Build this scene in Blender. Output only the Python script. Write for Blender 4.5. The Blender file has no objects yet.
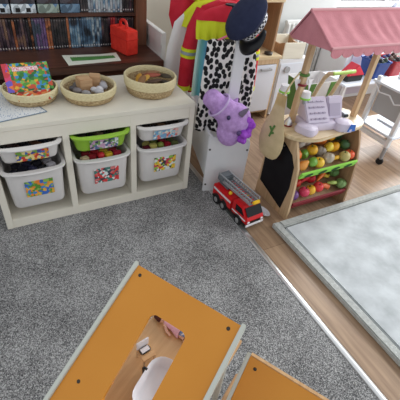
import bpy, bmesh, math, random
from mathutils import Vector, Matrix
random.seed(7)
C = bpy.context.scene.collection
PI = math.pi

# ---------------------------------------------------------------- materials
def lin(c):
    return tuple(((v / 255) / 12.92 if v / 255 <= .04045 else ((v / 255 + .055) / 1.055) ** 2.4) for v in c) + (1,)

def mat(name, rgb, rough=.6, var=0, vscale=40, bump=0, bscale=200, metal=0, spec=.4):
    m = bpy.data.materials.new(name); m.use_nodes = True
    n = m.node_tree.nodes; l = m.node_tree.links; b = n['Principled BSDF']
    b.inputs['Base Color'].default_value = lin(rgb); b.inputs['Roughness'].default_value = rough
    b.inputs['Metallic'].default_value = metal; b.inputs['Specular IOR Level'].default_value = spec
    tc = n.new('ShaderNodeTexCoord')
    if var:
        t = n.new('ShaderNodeTexNoise'); t.inputs['Scale'].default_value = vscale; t.inputs['Detail'].default_value = 4
        l.new(tc.outputs['Object'], t.inputs['Vector'])
        r = n.new('ShaderNodeValToRGB')
        r.color_ramp.elements[0].position = .3; r.color_ramp.elements[1].position = .7
        r.color_ramp.elements[0].color = lin([max(0, v - var) for v in rgb])
        r.color_ramp.elements[1].color = lin([min(255, v + var) for v in rgb])
        l.new(t.outputs['Fac'], r.inputs['Fac']); l.new(r.outputs['Color'], b.inputs['Base Color'])
    if bump:
        t2 = n.new('ShaderNodeTexNoise'); t2.inputs['Scale'].default_value = bscale; t2.inputs['Detail'].default_value = 3
        l.new(tc.outputs['Object'], t2.inputs['Vector'])
        bp = n.new('ShaderNodeBump'); bp.inputs['Strength'].default_value = bump; bp.inputs['Distance'].default_value = .01
        l.new(t2.outputs['Fac'], bp.inputs['Height']); l.new(bp.outputs['Normal'], b.inputs['Normal'])
    return m

def ramp(n, stops, constant=False):
    r = n.new('ShaderNodeValToRGB'); cr = r.color_ramp
    if constant: cr.interpolation = 'CONSTANT'
    while len(cr.elements) < len(stops): cr.elements.new(.5)
    for e, (p, c) in zip(cr.elements, stops): e.position = p; e.color = lin(c)
    return r

def wood(name, c1, c2, axis='Y', scale=6, rough=.45, planks=None):
    m = bpy.data.materials.new(name); m.use_nodes = True
    n = m.node_tree.nodes; l = m.node_tree.links; b = n['Principled BSDF']; b.inputs['Roughness'].default_value = rough
    tc = n.new('ShaderNodeTexCoord'); mp = n.new('ShaderNodeMapping')
    s = {'X': (1, 14, 14), 'Y': (14, 1, 14), 'Z': (14, 14, 1)}[axis]
    mp.inputs['Scale'].default_value = s; l.new(tc.outputs['Object'], mp.inputs['Vector'])
    t = n.new('ShaderNodeTexNoise'); t.inputs['Scale'].default_value = scale; t.inputs['Detail'].default_value = 5
    t.inputs['Distortion'].default_value = .4
    l.new(mp.outputs['Vector'], t.inputs['Vector'])
    r = ramp(n, [(.3, c1), (.7, c2)]); l.new(t.outputs['Fac'], r.inputs['Fac'])
    out = r.outputs['Color']
    if planks:
        rot = n.new('ShaderNodeMapping'); rot.inputs['Rotation'].default_value = (0, 0, PI / 2)
        l.new(tc.outputs['Object'], rot.inputs['Vector'])
        br = n.new('ShaderNodeTexBrick'); br.inputs['Scale'].default_value = 1
        br.inputs['Brick Width'].default_value = 1.2; br.inputs['Row Height'].default_value = planks
        br.inputs['Mortar Size'].default_value = .0012; br.inputs['Mortar Smooth'].default_value = .3
        br.inputs['Color1'].default_value = (1, 1, 1, 1); br.inputs['Color2'].default_value = (.72, .70, .68, 1)
        br.inputs['Mortar'].default_value = (.35, .3, .25, 1)
        l.new(rot.outputs['Vector'], br.inputs['Vector'])
        mx = n.new('ShaderNodeMix'); mx.data_type = 'RGBA'; mx.blend_type = 'MULTIPLY'; mx.inputs[0].default_value = 1
        l.new(out, mx.inputs[6]); l.new(br.outputs['Color'], mx.inputs[7]); out = mx.outputs[2]
    l.new(out, b.inputs['Base Color'])
    return m

def blotch(name, cols, scale=60, rough=.5, kind='voronoi', coord='Object'):
    """printed picture: patches of several colours"""
    m = bpy.data.materials.new(name); m.use_nodes = True
    n = m.node_tree.nodes; l = m.node_tree.links; b = n['Principled BSDF']; b.inputs['Roughness'].default_value = rough
    tc = n.new('ShaderNodeTexCoord')
    if kind == 'voronoi':
        t = n.new('ShaderNodeTexVoronoi'); t.inputs['Scale'].default_value = scale
        sep = n.new('ShaderNodeSeparateColor'); l.new(tc.outputs[coord], t.inputs['Vector'])
        l.new(t.outputs['Color'], sep.inputs['Color']); f = sep.outputs[0]
    else:
        t = n.new('ShaderNodeTexNoise'); t.inputs['Scale'].default_value = scale; t.inputs['Detail'].default_value = 6
        l.new(tc.outputs[coord], t.inputs['Vector']); f = t.outputs['Fac']
    k = len(cols); r = ramp(n, [(i / k if kind == 'voronoi' else .3 + .4 * i / k, c) for i, c in enumerate(cols)], True)
    l.new(f, r.inputs['Fac']); l.new(r.outputs['Color'], b.inputs['Base Color'])
    return m

def carpet_mat():
    m = bpy.data.materials.new('grey_carpet'); m.use_nodes = True
    n = m.node_tree.nodes; l = m.node_tree.links; b = n['Principled BSDF']; b.inputs['Roughness'].default_value = .95
    b.inputs['Specular IOR Level'].default_value = .1
    tc = n.new('ShaderNodeTexCoord')
    t = n.new('ShaderNodeTexNoise'); t.inputs['Scale'].default_value = 260; t.inputs['Detail'].default_value = 3
    l.new(tc.outputs['Object'], t.inputs['Vector'])
    t2 = n.new('ShaderNodeTexNoise'); t2.inputs['Scale'].default_value = 5; t2.inputs['Detail'].default_value = 3
    l.new(tc.outputs['Object'], t2.inputs['Vector'])
    ma = n.new('ShaderNodeMath'); ma.operation = 'MULTIPLY_ADD'; ma.inputs[1].default_value = .22
    l.new(t2.outputs['Fac'], ma.inputs[0]); l.new(t.outputs['Fac'], ma.inputs[2])
    r = ramp(n, [(.42, (56, 56, 58)), (.60, (132, 131, 131)), (.80, (204, 203, 202))]); l.new(ma.outputs[0], r.inputs['Fac'])
    l.new(r.outputs['Color'], b.inputs['Base Color'])
    bp = n.new('ShaderNodeBump'); bp.inputs['Strength'].default_value = .7; bp.inputs['Distance'].default_value = .01
    l.new(t.outputs['Fac'], bp.inputs['Height']); l.new(bp.outputs['Normal'], b.inputs['Normal'])
    return m

def spine_mat(name, dark, tints, scale, label):
    """disc case spines: a picture running over the row, a pale mark at the foot and head of each spine"""
    m = bpy.data.materials.new(name); m.use_nodes = True
    n = m.node_tree.nodes; l = m.node_tree.links; b = n['Principled BSDF']; b.inputs['Roughness'].default_value = .3
    g = n.new('ShaderNodeNewGeometry'); oi = n.new('ShaderNodeObjectInfo'); tc = n.new('ShaderNodeTexCoord')
    t = n.new('ShaderNodeTexNoise'); t.inputs['Scale'].default_value = scale; t.inputs['Detail'].default_value = 4
    l.new(g.outputs['Position'], t.inputs['Vector'])
    ma = n.new('ShaderNodeMath'); ma.operation = 'MULTIPLY_ADD'; ma.inputs[1].default_value = .22
    l.new(oi.outputs['Random'], ma.inputs[0]); l.new(t.outputs['Fac'], ma.inputs[2])
    k = len(tints); r = ramp(n, [(0, dark), (.46, dark)] + [(.52 + .36 * i / k, c) for i, c in enumerate(tints)])
    l.new(ma.outputs[0], r.inputs['Fac'])
    sp = n.new('ShaderNodeSeparateXYZ'); l.new(tc.outputs['Generated'], sp.inputs[0])
    r2 = ramp(n, [(0, (0, 0, 0)), (.05, (255, 255, 255)), (.10, (0, 0, 0)), (.92, (150, 150, 150)), (.95, (0, 0, 0))], True)
    l.new(sp.outputs['Z'], r2.inputs['Fac'])
    r3 = ramp(n, [(0, (0, 0, 0)), (.3, (255, 255, 255)), (.72, (0, 0, 0))], True); l.new(sp.outputs['X'], r3.inputs['Fac'])
    mu = n.new('ShaderNodeMath'); mu.operation = 'MULTIPLY'
    l.new(r2.outputs['Color'], mu.inputs[0]); l.new(r3.outputs['Color'], mu.inputs[1])
    mx = n.new('ShaderNodeMix'); mx.data_type = 'RGBA'
    l.new(mu.outputs[0], mx.inputs[0]); l.new(r.outputs['Color'], mx.inputs[6]); mx.inputs[7].default_value = lin(label)
    l.new(mx.outputs[2], b.inputs['Base Color'])
    return m

def weave_mat(name, c1, c2):
    m = bpy.data.materials.new(name); m.use_nodes = True
    n = m.node_tree.nodes; l = m.node_tree.links; b = n['Principled BSDF']; b.inputs['Roughness'].default_value = .8
    tc = n.new('ShaderNodeTexCoord'); mp = n.new('ShaderNodeMapping'); mp.inputs['Scale'].default_value = (60, 60, 130)
    l.new(tc.outputs['Object'], mp.inputs['Vector'])
    t = n.new('ShaderNodeTexNoise'); t.inputs['Scale'].default_value = 1.6; t.inputs['Detail'].default_value = 2
    l.new(mp.outputs['Vector'], t.inputs['Vector'])
    r = ramp(n, [(.35, c1), (.65, c2)]); l.new(t.outputs['Fac'], r.inputs['Fac']); l.new(r.outputs['Color'], b.inputs['Base Color'])
    bp = n.new('ShaderNodeBump'); bp.inputs['Strength'].default_value = .8; bp.inputs['Distance'].default_value = .006
    l.new(t.outputs['Fac'], bp.inputs['Height']); l.new(bp.outputs['Normal'], b.inputs['Normal'])
    return m

def spots_mat():
    m = bpy.data.materials.new('dalmatian_fabric'); m.use_nodes = True
    n = m.node_tree.nodes; l = m.node_tree.links; b = n['Principled BSDF']; b.inputs['Roughness'].default_value = .9
    tc = n.new('ShaderNodeTexCoord'); sx = n.new('ShaderNodeSeparateXYZ'); cx = n.new('ShaderNodeCombineXYZ')
    l.new(tc.outputs['Object'], sx.inputs[0]); l.new(sx.outputs['X'], cx.inputs['X'])
    zz = n.new('ShaderNodeMath'); zz.operation = 'MULTIPLY'; zz.inputs[1].default_value = .75
    l.new(sx.outputs['Z'], zz.inputs[0]); l.new(zz.outputs[0], cx.inputs['Y'])
    t = n.new('ShaderNodeTexVoronoi'); t.voronoi_dimensions = '2D'; t.inputs['Scale'].default_value = 42; t.inputs['Randomness'].default_value = .75
    l.new(cx.outputs[0], t.inputs['Vector'])
    r = ramp(n, [(0, (16, 15, 18)), (.41, (16, 15, 18)), (.47, (228, 224, 222))]); l.new(t.outputs['Distance'], r.inputs['Fac'])
    l.new(r.outputs['Color'], b.inputs['Base Color'])
    return m

def rainbow_mat():
    m = bpy.data.materials.new('rainbow_fabric'); m.use_nodes = True
    n = m.node_tree.nodes; l = m.node_tree.links; b = n['Principled BSDF']; b.inputs['Roughness'].default_value = .7
    tc = n.new('ShaderNodeTexCoord'); sp = n.new('ShaderNodeSeparateXYZ'); l.new(tc.outputs['Generated'], sp.inputs[0])
    r = ramp(n, [(0, (205, 225, 215)), (.12, (110, 190, 200)), (.25, (45, 90, 180)), (.4, (60, 150, 70)), (.55, (230, 205, 50)), (.7, (235, 130, 40)), (.85, (200, 40, 60))])
    l.new(sp.outputs['X'], r.inputs['Fac']); l.new(r.outputs['Color'], b.inputs['Base Color'])
    return m

def checker_mat():
    m = bpy.data.materials.new('checkered_band'); m.use_nodes = True
    n = m.node_tree.nodes; l = m.node_tree.links; b = n['Principled BSDF']; b.inputs['Roughness'].default_value = .7
    tc = n.new('ShaderNodeTexCoord'); t = n.new('ShaderNodeTexChecker'); t.inputs['Scale'].default_value = 80
    t.inputs['Color1'].default_value = lin((225, 225, 228)); t.inputs['Color2'].default_value = lin((22, 24, 34))
    l.new(tc.outputs['Object'], t.inputs['Vector']); l.new(t.outputs['Color'], b.inputs['Base Color'])
    return m

def lines_mat(name, base, ink, scale, lo=.55, axis='Y'):
    """paper with rows of print too small to read"""
    m = bpy.data.materials.new(name); m.use_nodes = True
    n = m.node_tree.nodes; l = m.node_tree.links; b = n['Principled BSDF']; b.inputs['Roughness'].default_value = .6
    tc = n.new('ShaderNodeTexCoord'); mp = n.new('ShaderNodeMapping'); mp.inputs['Scale'].default_value = (3, 1, 1) if axis == 'Y' else (1, 3, 1)
    l.new(tc.outputs['Object'], mp.inputs['Vector'])
    t = n.new('ShaderNodeTexNoise'); t.inputs['Scale'].default_value = scale; t.inputs['Detail'].default_value = 2
    l.new(mp.outputs['Vector'], t.inputs['Vector'])
    r = ramp(n, [(0, base), (lo, base), (lo + .06, ink)]); l.new(t.outputs['Fac'], r.inputs['Fac']); l.new(r.outputs['Color'], b.inputs['Base Color'])
    return m

M = dict(
    carpet=carpet_mat(),
    floor=wood('oak_floor', (148, 119, 95), (186, 156, 127), 'Y', 3.5, .34, .19),
    wall=mat('wall_paint', (205, 206, 204), .8, 4, 3),
    cream=mat('cream_paint', (205, 203, 188), .8),
    gloss=mat('white_gloss_paint', (222, 222, 219), .4),
    metal=mat('silver_metal', (214, 214, 214), .28, metal=.85),
    dmetal=mat('dark_metal', (70, 66, 62), .4, metal=.7),
    white=mat('white_lacquer', (230, 224, 210), .45, 3, 8),
    pwhite=mat('cool_white_board', (224, 224, 226), .4, 3, 6),
    dwood=wood('dark_walnut', (58, 33, 24), (92, 56, 42), 'X', 4, .35),
    dwoodz=wood('walnut_upright', (92, 58, 40), (120, 80, 56), 'Z', 4, .4),
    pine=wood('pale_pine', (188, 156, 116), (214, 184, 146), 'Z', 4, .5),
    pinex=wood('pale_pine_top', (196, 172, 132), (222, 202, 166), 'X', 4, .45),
    shadewood=wood('shade_toned_wood', (150, 116, 84), (178, 142, 106), 'Z', 4, .5),  # darkened wood: shade on inner faces is put into the colour
    hwood=wood('toy_house_floor', (196, 150, 102), (218, 176, 128), 'Y', 5, .4),
    bin=mat('milky_plastic', (226, 222, 220), .3, 3, 10),
    limebin=mat('lime_plastic', (150, 196, 58), .35),
    basket=weave_mat('woven_seagrass', (150, 122, 84), (206, 184, 142)),
    rim=weave_mat('pale_straw_rim', (218, 203, 158), (230, 217, 176)),
    paper=lines_mat('printed_paper', (226, 228, 230), (150, 166, 190), 60, .58),
    paperedge=mat('grey_paper_edge', (120, 140, 160), .6),
    banner=lines_mat('banner_paper', (222, 224, 210), (214, 216, 200), 60),
    green=mat('grass_green', (74, 128, 62), .7, 20, 60),
    redbox=mat('red_fabric_case', (222, 52, 38), .55, 8, 40),
    redbox2=mat('red_case_handle', (205, 40, 30), .5),
    orange=mat('orange_panel', (216, 142, 46), .32, 4, 5),
    rimgrey=mat('grey_white_edge', (206, 208, 198), .5),
    porcelain=mat('white_toy_plastic', (232, 230, 234), .25),
    black=mat('black_plastic', (20, 20, 22), .4),
    chalk=mat('chalkboard', (26, 25, 28), .8, 4, 12, spec=.15),
    red=mat('red_plastic', (205, 28, 34), .3),
    dred=mat('dark_red', (130, 24, 38), .5),
    yellow=mat('yellow_plastic', (236, 190, 40), .4),
    lime=mat('lime_felt', (148, 214, 84), .8),
    leaf=mat('dark_leaf', (40, 78, 36), .8),
    tan=mat('tan_cloth', (206, 186, 144), .9, 8, 20, .1, 300),
    pink=mat('pink_cotton', (204, 134, 142), .9, 6, 20, .15, 150),
    pinklight=mat('pale_pink_trim', (216, 160, 164), .9),
    lilac=mat('lilac_plastic', (206, 196, 214), .45, 3, 20),
    lilacd=mat('lilac_grey_screen', (176, 166, 186), .4),
    blue=mat('blue_plastic', (48, 104, 190), .4),
    plush=mat('lilac_plush', (188, 150, 208), 1, 14, 60, .5, 180, spec=.1),
    plushd=mat('violet_mane', (160, 80, 200), 1, 18, 60, .6, 160, spec=.1),
    horn=mat('grey_horn', (110, 96, 116), .5),
    navy=mat('navy_felt', (34, 40, 68), .9, 4, 40),
    dalm=spots_mat(), rainbow=rainbow_mat(), check=checker_mat(),
    redcloth=mat('red_cloth', (196, 30, 52), .8, 10, 12),
    whitecloth=mat('white_cloth', (226, 224, 224), .9),
    limecloth=mat('lime_cloth', (212, 220, 40), .7),
    silvercloth=mat('silver_tape', (150, 160, 168), .35),
    hanger=mat('pink_plastic', (236, 120, 150), .4),
    mat=mat('grey_satin', (186, 190, 192), .6, 18, 9, .3, 10, spec=.15),
    matedge=mat('grey_cord', (178, 180, 176), .8, 12, 60, .3, 160),
    matgap=mat('dark_seam', (96, 98, 98), .9),
    rubber=mat('black_rubber', (26, 25, 26), .7),
    greym=mat('grey_metal', (160, 162, 166), .4, metal=.3),
    greyp=mat('grey_panel', (168, 168, 170), .7),
    oven=mat('pale_blue_white_door', (222, 226, 234), .3),
    crate=wood('cream_crate_wood', (224, 218, 200), (236, 232, 216), 'X', 4, .5),
    sage=mat('green_cloth', (92, 132, 66), .9),
    lav=mat('lavender_board', (204, 196, 212), .5),
    brown=mat('brown_hair', (82, 36, 28), .8),
    skin=mat('doll_skin', (226, 176, 150), .5),
    dpink=mat('doll_pink', (232, 176, 190), .8),
    dblue=blotch('blue_striped_cloth', [(150, 170, 210), (230, 232, 240), (120, 150, 200)], 150),
    steel=mat('grey_plastic', (120, 126, 132), .4, metal=.3),
    glass=mat('dark_glass', (16, 18, 22), .1),
)
def colour(rgb, rough=.45, _c={}):
    k = tuple(rgb)
    if k not in _c: _c[k] = mat('paint_%d_%d_%d' % k, rgb, rough, 6, 30)
    return _c[k]

# ---------------------------------------------------------------- mesh builder
class MB:
    def __init__(s): s.b = bmesh.new()
    def _x(s, verts, T):
        if T is not None: bmesh.ops.transform(s.b, matrix=T, verts=verts)
    def box(s, x0, x1, y0, y1, z0, z1, T=None):
        r = bmesh.ops.create_cube(s.b, size=1)['verts']
        for v in r: v.co = Vector(((x0 + x1) / 2 + v.co.x * (x1 - x0), (y0 + y1) / 2 + v.co.y * (y1 - y0), (z0 + z1) / 2 + v.co.z * (z1 - z0)))
        s._x(r, T); return s
    def bar(s, a, b, w, h=None, up=(0, 0, 1)):
        a, b = Vector(a), Vector(b); h = h or w; d = (b - a); L = d.length; d.normalize()
        u = Vector(up)
        if abs(d.dot(u)) > .98: u = Vector((1, 0, 0))
        x = d.cross(u).normalized(); y = x.cross(d)
        T = Matrix((x, d, y)).transposed().to_4x4(); T.translation = a
        return s.box(-w / 2, w / 2, 0, L, -h / 2, h / 2, T)
    def cyl(s, a, b, r, r2=None, seg=16):
        return s.tube([a, b], [r, r if r2 is None else r2], seg)
    def tube(s, pts, r, seg=10, closed=False):
        pts = [Vector(p) for p in pts]; n = len(pts)
        rs = r if isinstance(r, (list, tuple)) else [r] * n
        rings = []; px = None
        for i, p in enumerate(pts):
            if closed: d = pts[(i + 1) % n] - pts[i - 1]
            else: d = pts[min(i + 1, n - 1)] - pts[max(i - 1, 0)]
            d.normalize()
            if px is None:
                px = d.orthogonal().normalized()
            else:
                px = (px - d * px.dot(d)).normalized()
            py = d.cross(px)
            rings.append([s.b.verts.new(p + (px * math.cos(2 * PI * k / seg) + py * math.sin(2 * PI * k / seg)) * rs[i]) for k in range(seg)])
        for i in range(n if closed else n - 1):
            A, B = rings[i], rings[(i + 1) % n]
            for k in range(seg): s.b.faces.new((A[k], A[(k + 1) % seg], B[(k + 1) % seg], B[k]))
        if not closed:
            s.b.faces.new(rings[0][::-1]); s.b.faces.new(rings[-1])
        return s
    def loft(s, loops, cap0=True, cap1=True, T=None):
        R = [[s.b.verts.new(Vector(p)) for p in L] for L in loops]
        n = len(R[0])
        for A, B in zip(R, R[1:]):
            for k in range(n): s.b.faces.new((A[k], A[(k + 1) % n], B[(k + 1) % n], B[k]))
        if cap0: s.b.faces.new(R[0][::-1])
        if cap1: s.b.faces.new(R[-1])
        s._x([v for r in R for v in r], T)
        return s
    def lathe(s, prof, seg=32, T=None, sx=1, sy=1, cap0=False, cap1=False):
        return s.loft([[(r * sx * math.cos(2 * PI * k / seg), r * sy * math.sin(2 * PI * k / seg), z) for k in range(seg)] for r, z in prof], cap0, cap1, T)
    def ell(s, c, r, T=None, seg=16):
        v = bmesh.ops.create_uvsphere(s.b, u_segments=seg, v_segments=max(8, seg // 2), radius=1)['verts']
        r = r if isinstance(r, (tuple, list)) else (r,) * 3
        for q in v: q.co = Vector((q.co.x * r[0], q.co.y * r[1], q.co.z * r[2]))
        if T is not None: s._x(v, T)
        for q in v: q.co += Vector(c)
        return s
    def prism(s, poly, a, b, axis='X', T=None):
        """poly in the other two axes, extruded along axis from a to b"""
        f = {'X': lambda p, t: (t, p[0], p[1]), 'Y': lambda p, t: (p[0], t, p[1]), 'Z': lambda p, t: (p[0], p[1], t)}[axis]
        return s.loft([[f(p, a) for p in poly], [f(p, b) for p in poly]], T=T)
    def build(s, name, m, parent=None, bev=0, smooth=False, loc=None, rot=None, label=None):
        bmesh.ops.recalc_face_normals(s.b, faces=s.b.faces)
        if bev:
            ed = [e for e in s.b.edges if len(e.link_faces) == 2 and e.calc_face_angle(0) > .6]
            bmesh.ops.bevel(s.b, geom=ed, offset=bev, segments=2, affect='EDGES', clamp_overlap=True)
        me = bpy.data.meshes.new(name); s.b.to_mesh(me); s.b.free()
        if smooth:
            me.shade_smooth()
            me.set_sharp_from_angle(angle=math.radians(48))
        if m: me.materials.append(m)
        o = bpy.data.objects.new(name, me); C.objects.link(o)
        if parent: o.parent = parent
        if loc is not None: o.location = loc
        if rot is not None: o.rotation_euler = rot
        if label: o['label'] = label
        return o

def tag(o, label, cat, group=None, kind=None):
    o['label'] = label; o['category'] = cat
    if group: o['group'] = group
    if kind: o['kind'] = kind
    return o
def thing(name, label, cat, loc=(0, 0, 0), rotz=0, group=None):
    o = bpy.data.objects.new(name, None); C.objects.link(o); o.empty_display_size = .05
    o.location = loc; o.rotation_euler = (0, 0, rotz)
    return tag(o, label, cat, group)
def struct(o, label=None):
    o['kind'] = 'structure'
    if label: o['label'] = label
    return o
def copy_tree(o, parent=None):
    c = o.copy(); C.objects.link(c)
    if parent: c.parent = parent
    for ch in list(o.children): copy_tree(ch, c)
    return c
def rr(hx, hy, r, z, cx=0, cy=0, n=5, bulge=0):
    """rounded rectangle loop; bulge bows the -y side outwards"""
    L = []
    r = min(r, hx * .99, hy * .99)
    for sx, sy, a0 in ((1, 1, 0), (-1, 1, PI / 2), (-1, -1, PI), (1, -1, 1.5 * PI)):
        for k in range(n + 1):
            a = a0 + k / n * PI / 2
            L.append([sx * (hx - r) + r * math.cos(a), sy * (hy - r) + r * math.sin(a)])
        if sx == -1 and sy == -1:
            for q in range(1, 8): L.append([-(hx - r) + 2 * (hx - r) * q / 8, -hy])
    out = []
    for x, y in L:
        if bulge and y < 0: y -= bulge * (1 - (x / hx) ** 2) * min(1, -y / hy)
        out.append((x + cx, y + cy, z))
    return out

# ================================================================= SETTING
struct(MB().box(1.115, 4.8, -3.2, 1.3, -.05, 0).build('floor', M['floor']))
struct(MB().box(-1.6, 1.118, -3.2, 1.3, -.05, .006).build('floor_carpet', M['carpet']))
struct(MB().prism([(1.098, .0), (1.102, .010), (1.117, .013), (1.130, .008), (1.136, .0)], -3.2, 1.26, 'Y').build('trim_1', M['metal'], smooth=True))
WY = 1.26
wl = MB()
wl.box(-1.6, 3.12, WY, WY + .12, 0, 2.5).box(3.12, 4.8, WY, WY + .12, 0, .70).box(3.12, 4.8, WY, WY + .12, 2.1, 2.5)
wl.box(4.55, 4.8, WY, WY + .12, .7, 2.1)
struct(wl.build('wall_back', M['wall']))
struct(MB().box(-1.6, 1.10, WY - .012, WY, 0, 2.5).build('wall_left', M['wall']))
struct(MB().box(1.19, 1.62, WY - .014, WY, 0, 2.5).build('wall_pier', M['cream']))
struct(MB().box(1.085, 1.185, WY - .04, WY, 0, 2.3).box(1.11, 1.16, WY - .05, WY - .04, 0, 2.3).build('trim_2', M['gloss'], bev=.004))
w = struct(MB().box(3.12, 4.55, WY + .02, WY + .06, .7, .75).box(3.12, 4.55, WY + .02, WY + .06, 2.05, 2.1).box(3.12, 3.17, WY + .02, WY + .06, .75, 2.05)
       .box(4.5, 4.55, WY + .02, WY + .06, .75, 2.05).box(3.8, 3.85, WY + .02, WY + .06, .75, 2.05).build('window_1', M['gloss'], bev=.004))
gm = bpy.data.materials.new('window_glass'); gm.use_nodes = True
gb = gm.node_tree.nodes['Principled BSDF']; gb.inputs['Transmission Weight'].default_value = 1; gb.inputs['Roughness'].default_value = 0; gb.inputs['IOR'].default_value = 1.02
MB().box(3.17, 4.5, WY + .035, WY + .042, .75, 2.05).build('glass_pane', gm, w)
MB().box(3.08, 4.6, WY - .09, WY + .02, .68, .70).build('window_sill', M['gloss'], w, bev=.004)
struct(MB().box(1.62, 4.8, WY - .018, WY, 0, .1).build('baseboard_back', M['gloss'], bev=.003))

# ================================================================= WHITE STORAGE UNIT
su = thing('storage_unit', 'low white storage unit with three columns of pull-out bins on grey carpet', 'storage unit', (0, 0, .006))
H = .56 - .006
MB().box(0, .99, 0, .44, H - .022, H).build('top_panel', M['white'], su, bev=.002)
for x in (0, .96): MB().box(x, x + .03, .002, .44, 0, H - .0225).build('side_panel', M['white'], su, bev=.0015)
for x in (.32, .64): MB().box(x, x + .03, .002, .425, .05, H - .0225).build('divider', M['white'], su, bev=.0015)
MB().box(.0305, .9595, .003, .02, H - .082, H - .0225).build('upper_rail', M['white'], su, bev=.001)
MB().box(.0305, .9595, .004, .02, 0, .052).build('plinth_rail', M['white'], su, bev=.001)
MB().box(.0305, .9595, .0205, .425, .036, .049).build('bottom_panel', M['white'], su)
MB().box(.0305, .9595, .4255, .436, .01, H - .023).build('back_panel', M['white'], su)

def sticker_mat(i):
    pal = [[(230, 150, 50), (210, 60, 50), (60, 110, 190), (120, 170, 70), (240, 220, 150), (70, 80, 160)],
           [(240, 180, 70), (90, 150, 60), (60, 110, 200), (240, 140, 60), (70, 140, 210), (150, 190, 90)],
           [(220, 225, 230), (90, 110, 150), (120, 160, 90), (200, 160, 190), (60, 70, 90)],
           [(220, 60, 60), (230, 235, 235), (70, 130, 120), (60, 70, 80), (220, 120, 120)],
           [(240, 190, 180), (220, 110, 100), (160, 205, 220), (120, 170, 210), (235, 235, 225)],
           [(240, 200, 60), (60, 60, 70), (230, 235, 235), (210, 60, 80), (140, 190, 80)]][i]
    return blotch('picture_label_%d' % i, pal, 80)

def make_bin(cx, z_rim, h, m, label, sm, yo=0):
    zt = z_rim
    root = thing('storage_bin', label, 'bin', (cx, .212 + yo, zt - h), 0, 'pull-out bins of the white storage unit')
    b = MB()
    hx, hy = .1415, .212; bx, by = .118, .195; t = .004
    loops = [rr(bx * .88, by * .9, .03, 0), rr(bx * .97, by * .97, .035, .004), rr(bx, by, .04, .014),
             rr(.128, .203, .035, h - .014, bulge=.008), rr(hx - .002, hy, .03, h - .012, bulge=.024), rr(hx, hy + .002, .03, h - .006, bulge=.026),
             rr(hx - .001, hy + .001, .03, h, bulge=.024), rr(hx - .014, hy - .012, .03, h, bulge=.012),
             rr(.124, .199, .033, h - .012, bulge=.006), rr(bx - t, by - t, .038, .016), rr(bx * .9, by * .9, .03, .006)]
    b.loft(loops); b.build('bin_body', m, root, smooth=True)
    # picture label on the front wall
    big = h > .15
    zc = h * (.52 if big else .42); hh = .045 if big else .028; hw = .062 if big else .068
    fy = lambda z: -(by + (.203 - by) * (z - .014) / (h - .028)) - .006 * max(0, (z - .014) / (h - .028)) - .0035
    s = MB(); s.loft([[(-hw + .008, fy(zc - hh), zc - hh), (hw + .008, fy(zc - hh), zc - hh), (hw + .008, fy(zc + hh) + .001, zc + hh), (-hw + .008, fy(zc + hh) + .001, zc + hh)],
                      [(-hw + .008, fy(zc - hh) - .002, zc - hh), (hw + .008, fy(zc - hh) - .002, zc - hh), (hw + .008, fy(zc + hh) - .002, zc + hh), (-hw + .008, fy(zc + hh) - .002, zc + hh)]])
    s.build('picture_label', sm, root, label='small colourful picture label')
    return root
XC = (.175, .495, .815)
bins = []
names_up = ['shallow milky white bin, topmost of the left column', 'shallow lime green bin, topmost of the middle column', 'shallow milky white bin, topmost of the right column']
names_lo = ['deep milky white bin, lower one of the left column', 'deep milky white bin under the lime green one', 'deep milky white bin, lower one of the right column']
for i, x in enumerate(XC):
    make_bin(x, .470, .092, M['limebin'] if i == 1 else M['bin'], names_up[i], sticker_mat(i * 2), -.022)
    make_bin(x, .346, .224, M['bin'], names_lo[i], sticker_mat(i * 2 + 1), -.026)
    for zr in (.470, .346):     # runners the bin flanges hang on
        for s_, xa in ((-1, x - .145), (1, x + .145)):
            MB().box(min(xa, xa - s_ * .012), max(xa, xa - s_ * .012), .03, .41, zr - .0225 - .006, zr - .0135 - .006).build('runner', M['white'], su)

# toys lying in the bins: [(x, y, size, colour words, rgb, shape)]
def toy(kind, c, s, rgb, label, group, rz=0, tilt=0):
    m = colour(rgb)
    b = MB(); T = Matrix.Rotation(rz, 4, 'Z') @ Matrix.Rotation(tilt, 4, 'X')
    if kind == 'block': b.box(-s, s, -s * .7, s * .7, -s * .6, s * .6, T); o = b.build('toy_block', m, loc=c, bev=s * .18)
    elif kind == 'ball': b.ell((0, 0, 0), s); o = b.build('toy_ball', m, loc=c, smooth=True)
    else:
        b.loft([rr(s, s * .5, s * .3, -s * .35), rr(s, s * .5, s * .3, 0), rr(s * .6, s * .45, s * .3, s * .12), rr(s * .5, s * .4, s * .3, s * .4)], T=T)
        o = b.build('toy_car', m, loc=c, smooth=True)
    tag(o, label, {'block': 'block', 'ball': 'ball'}.get(kind, 'toy car'), group)
    return o
spots_x = (-.085, -.045, -.005, .035, .078)
place_w = ('at its far left', 'second from its left', 'in its middle', 'second from its right', 'at its far right')
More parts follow.
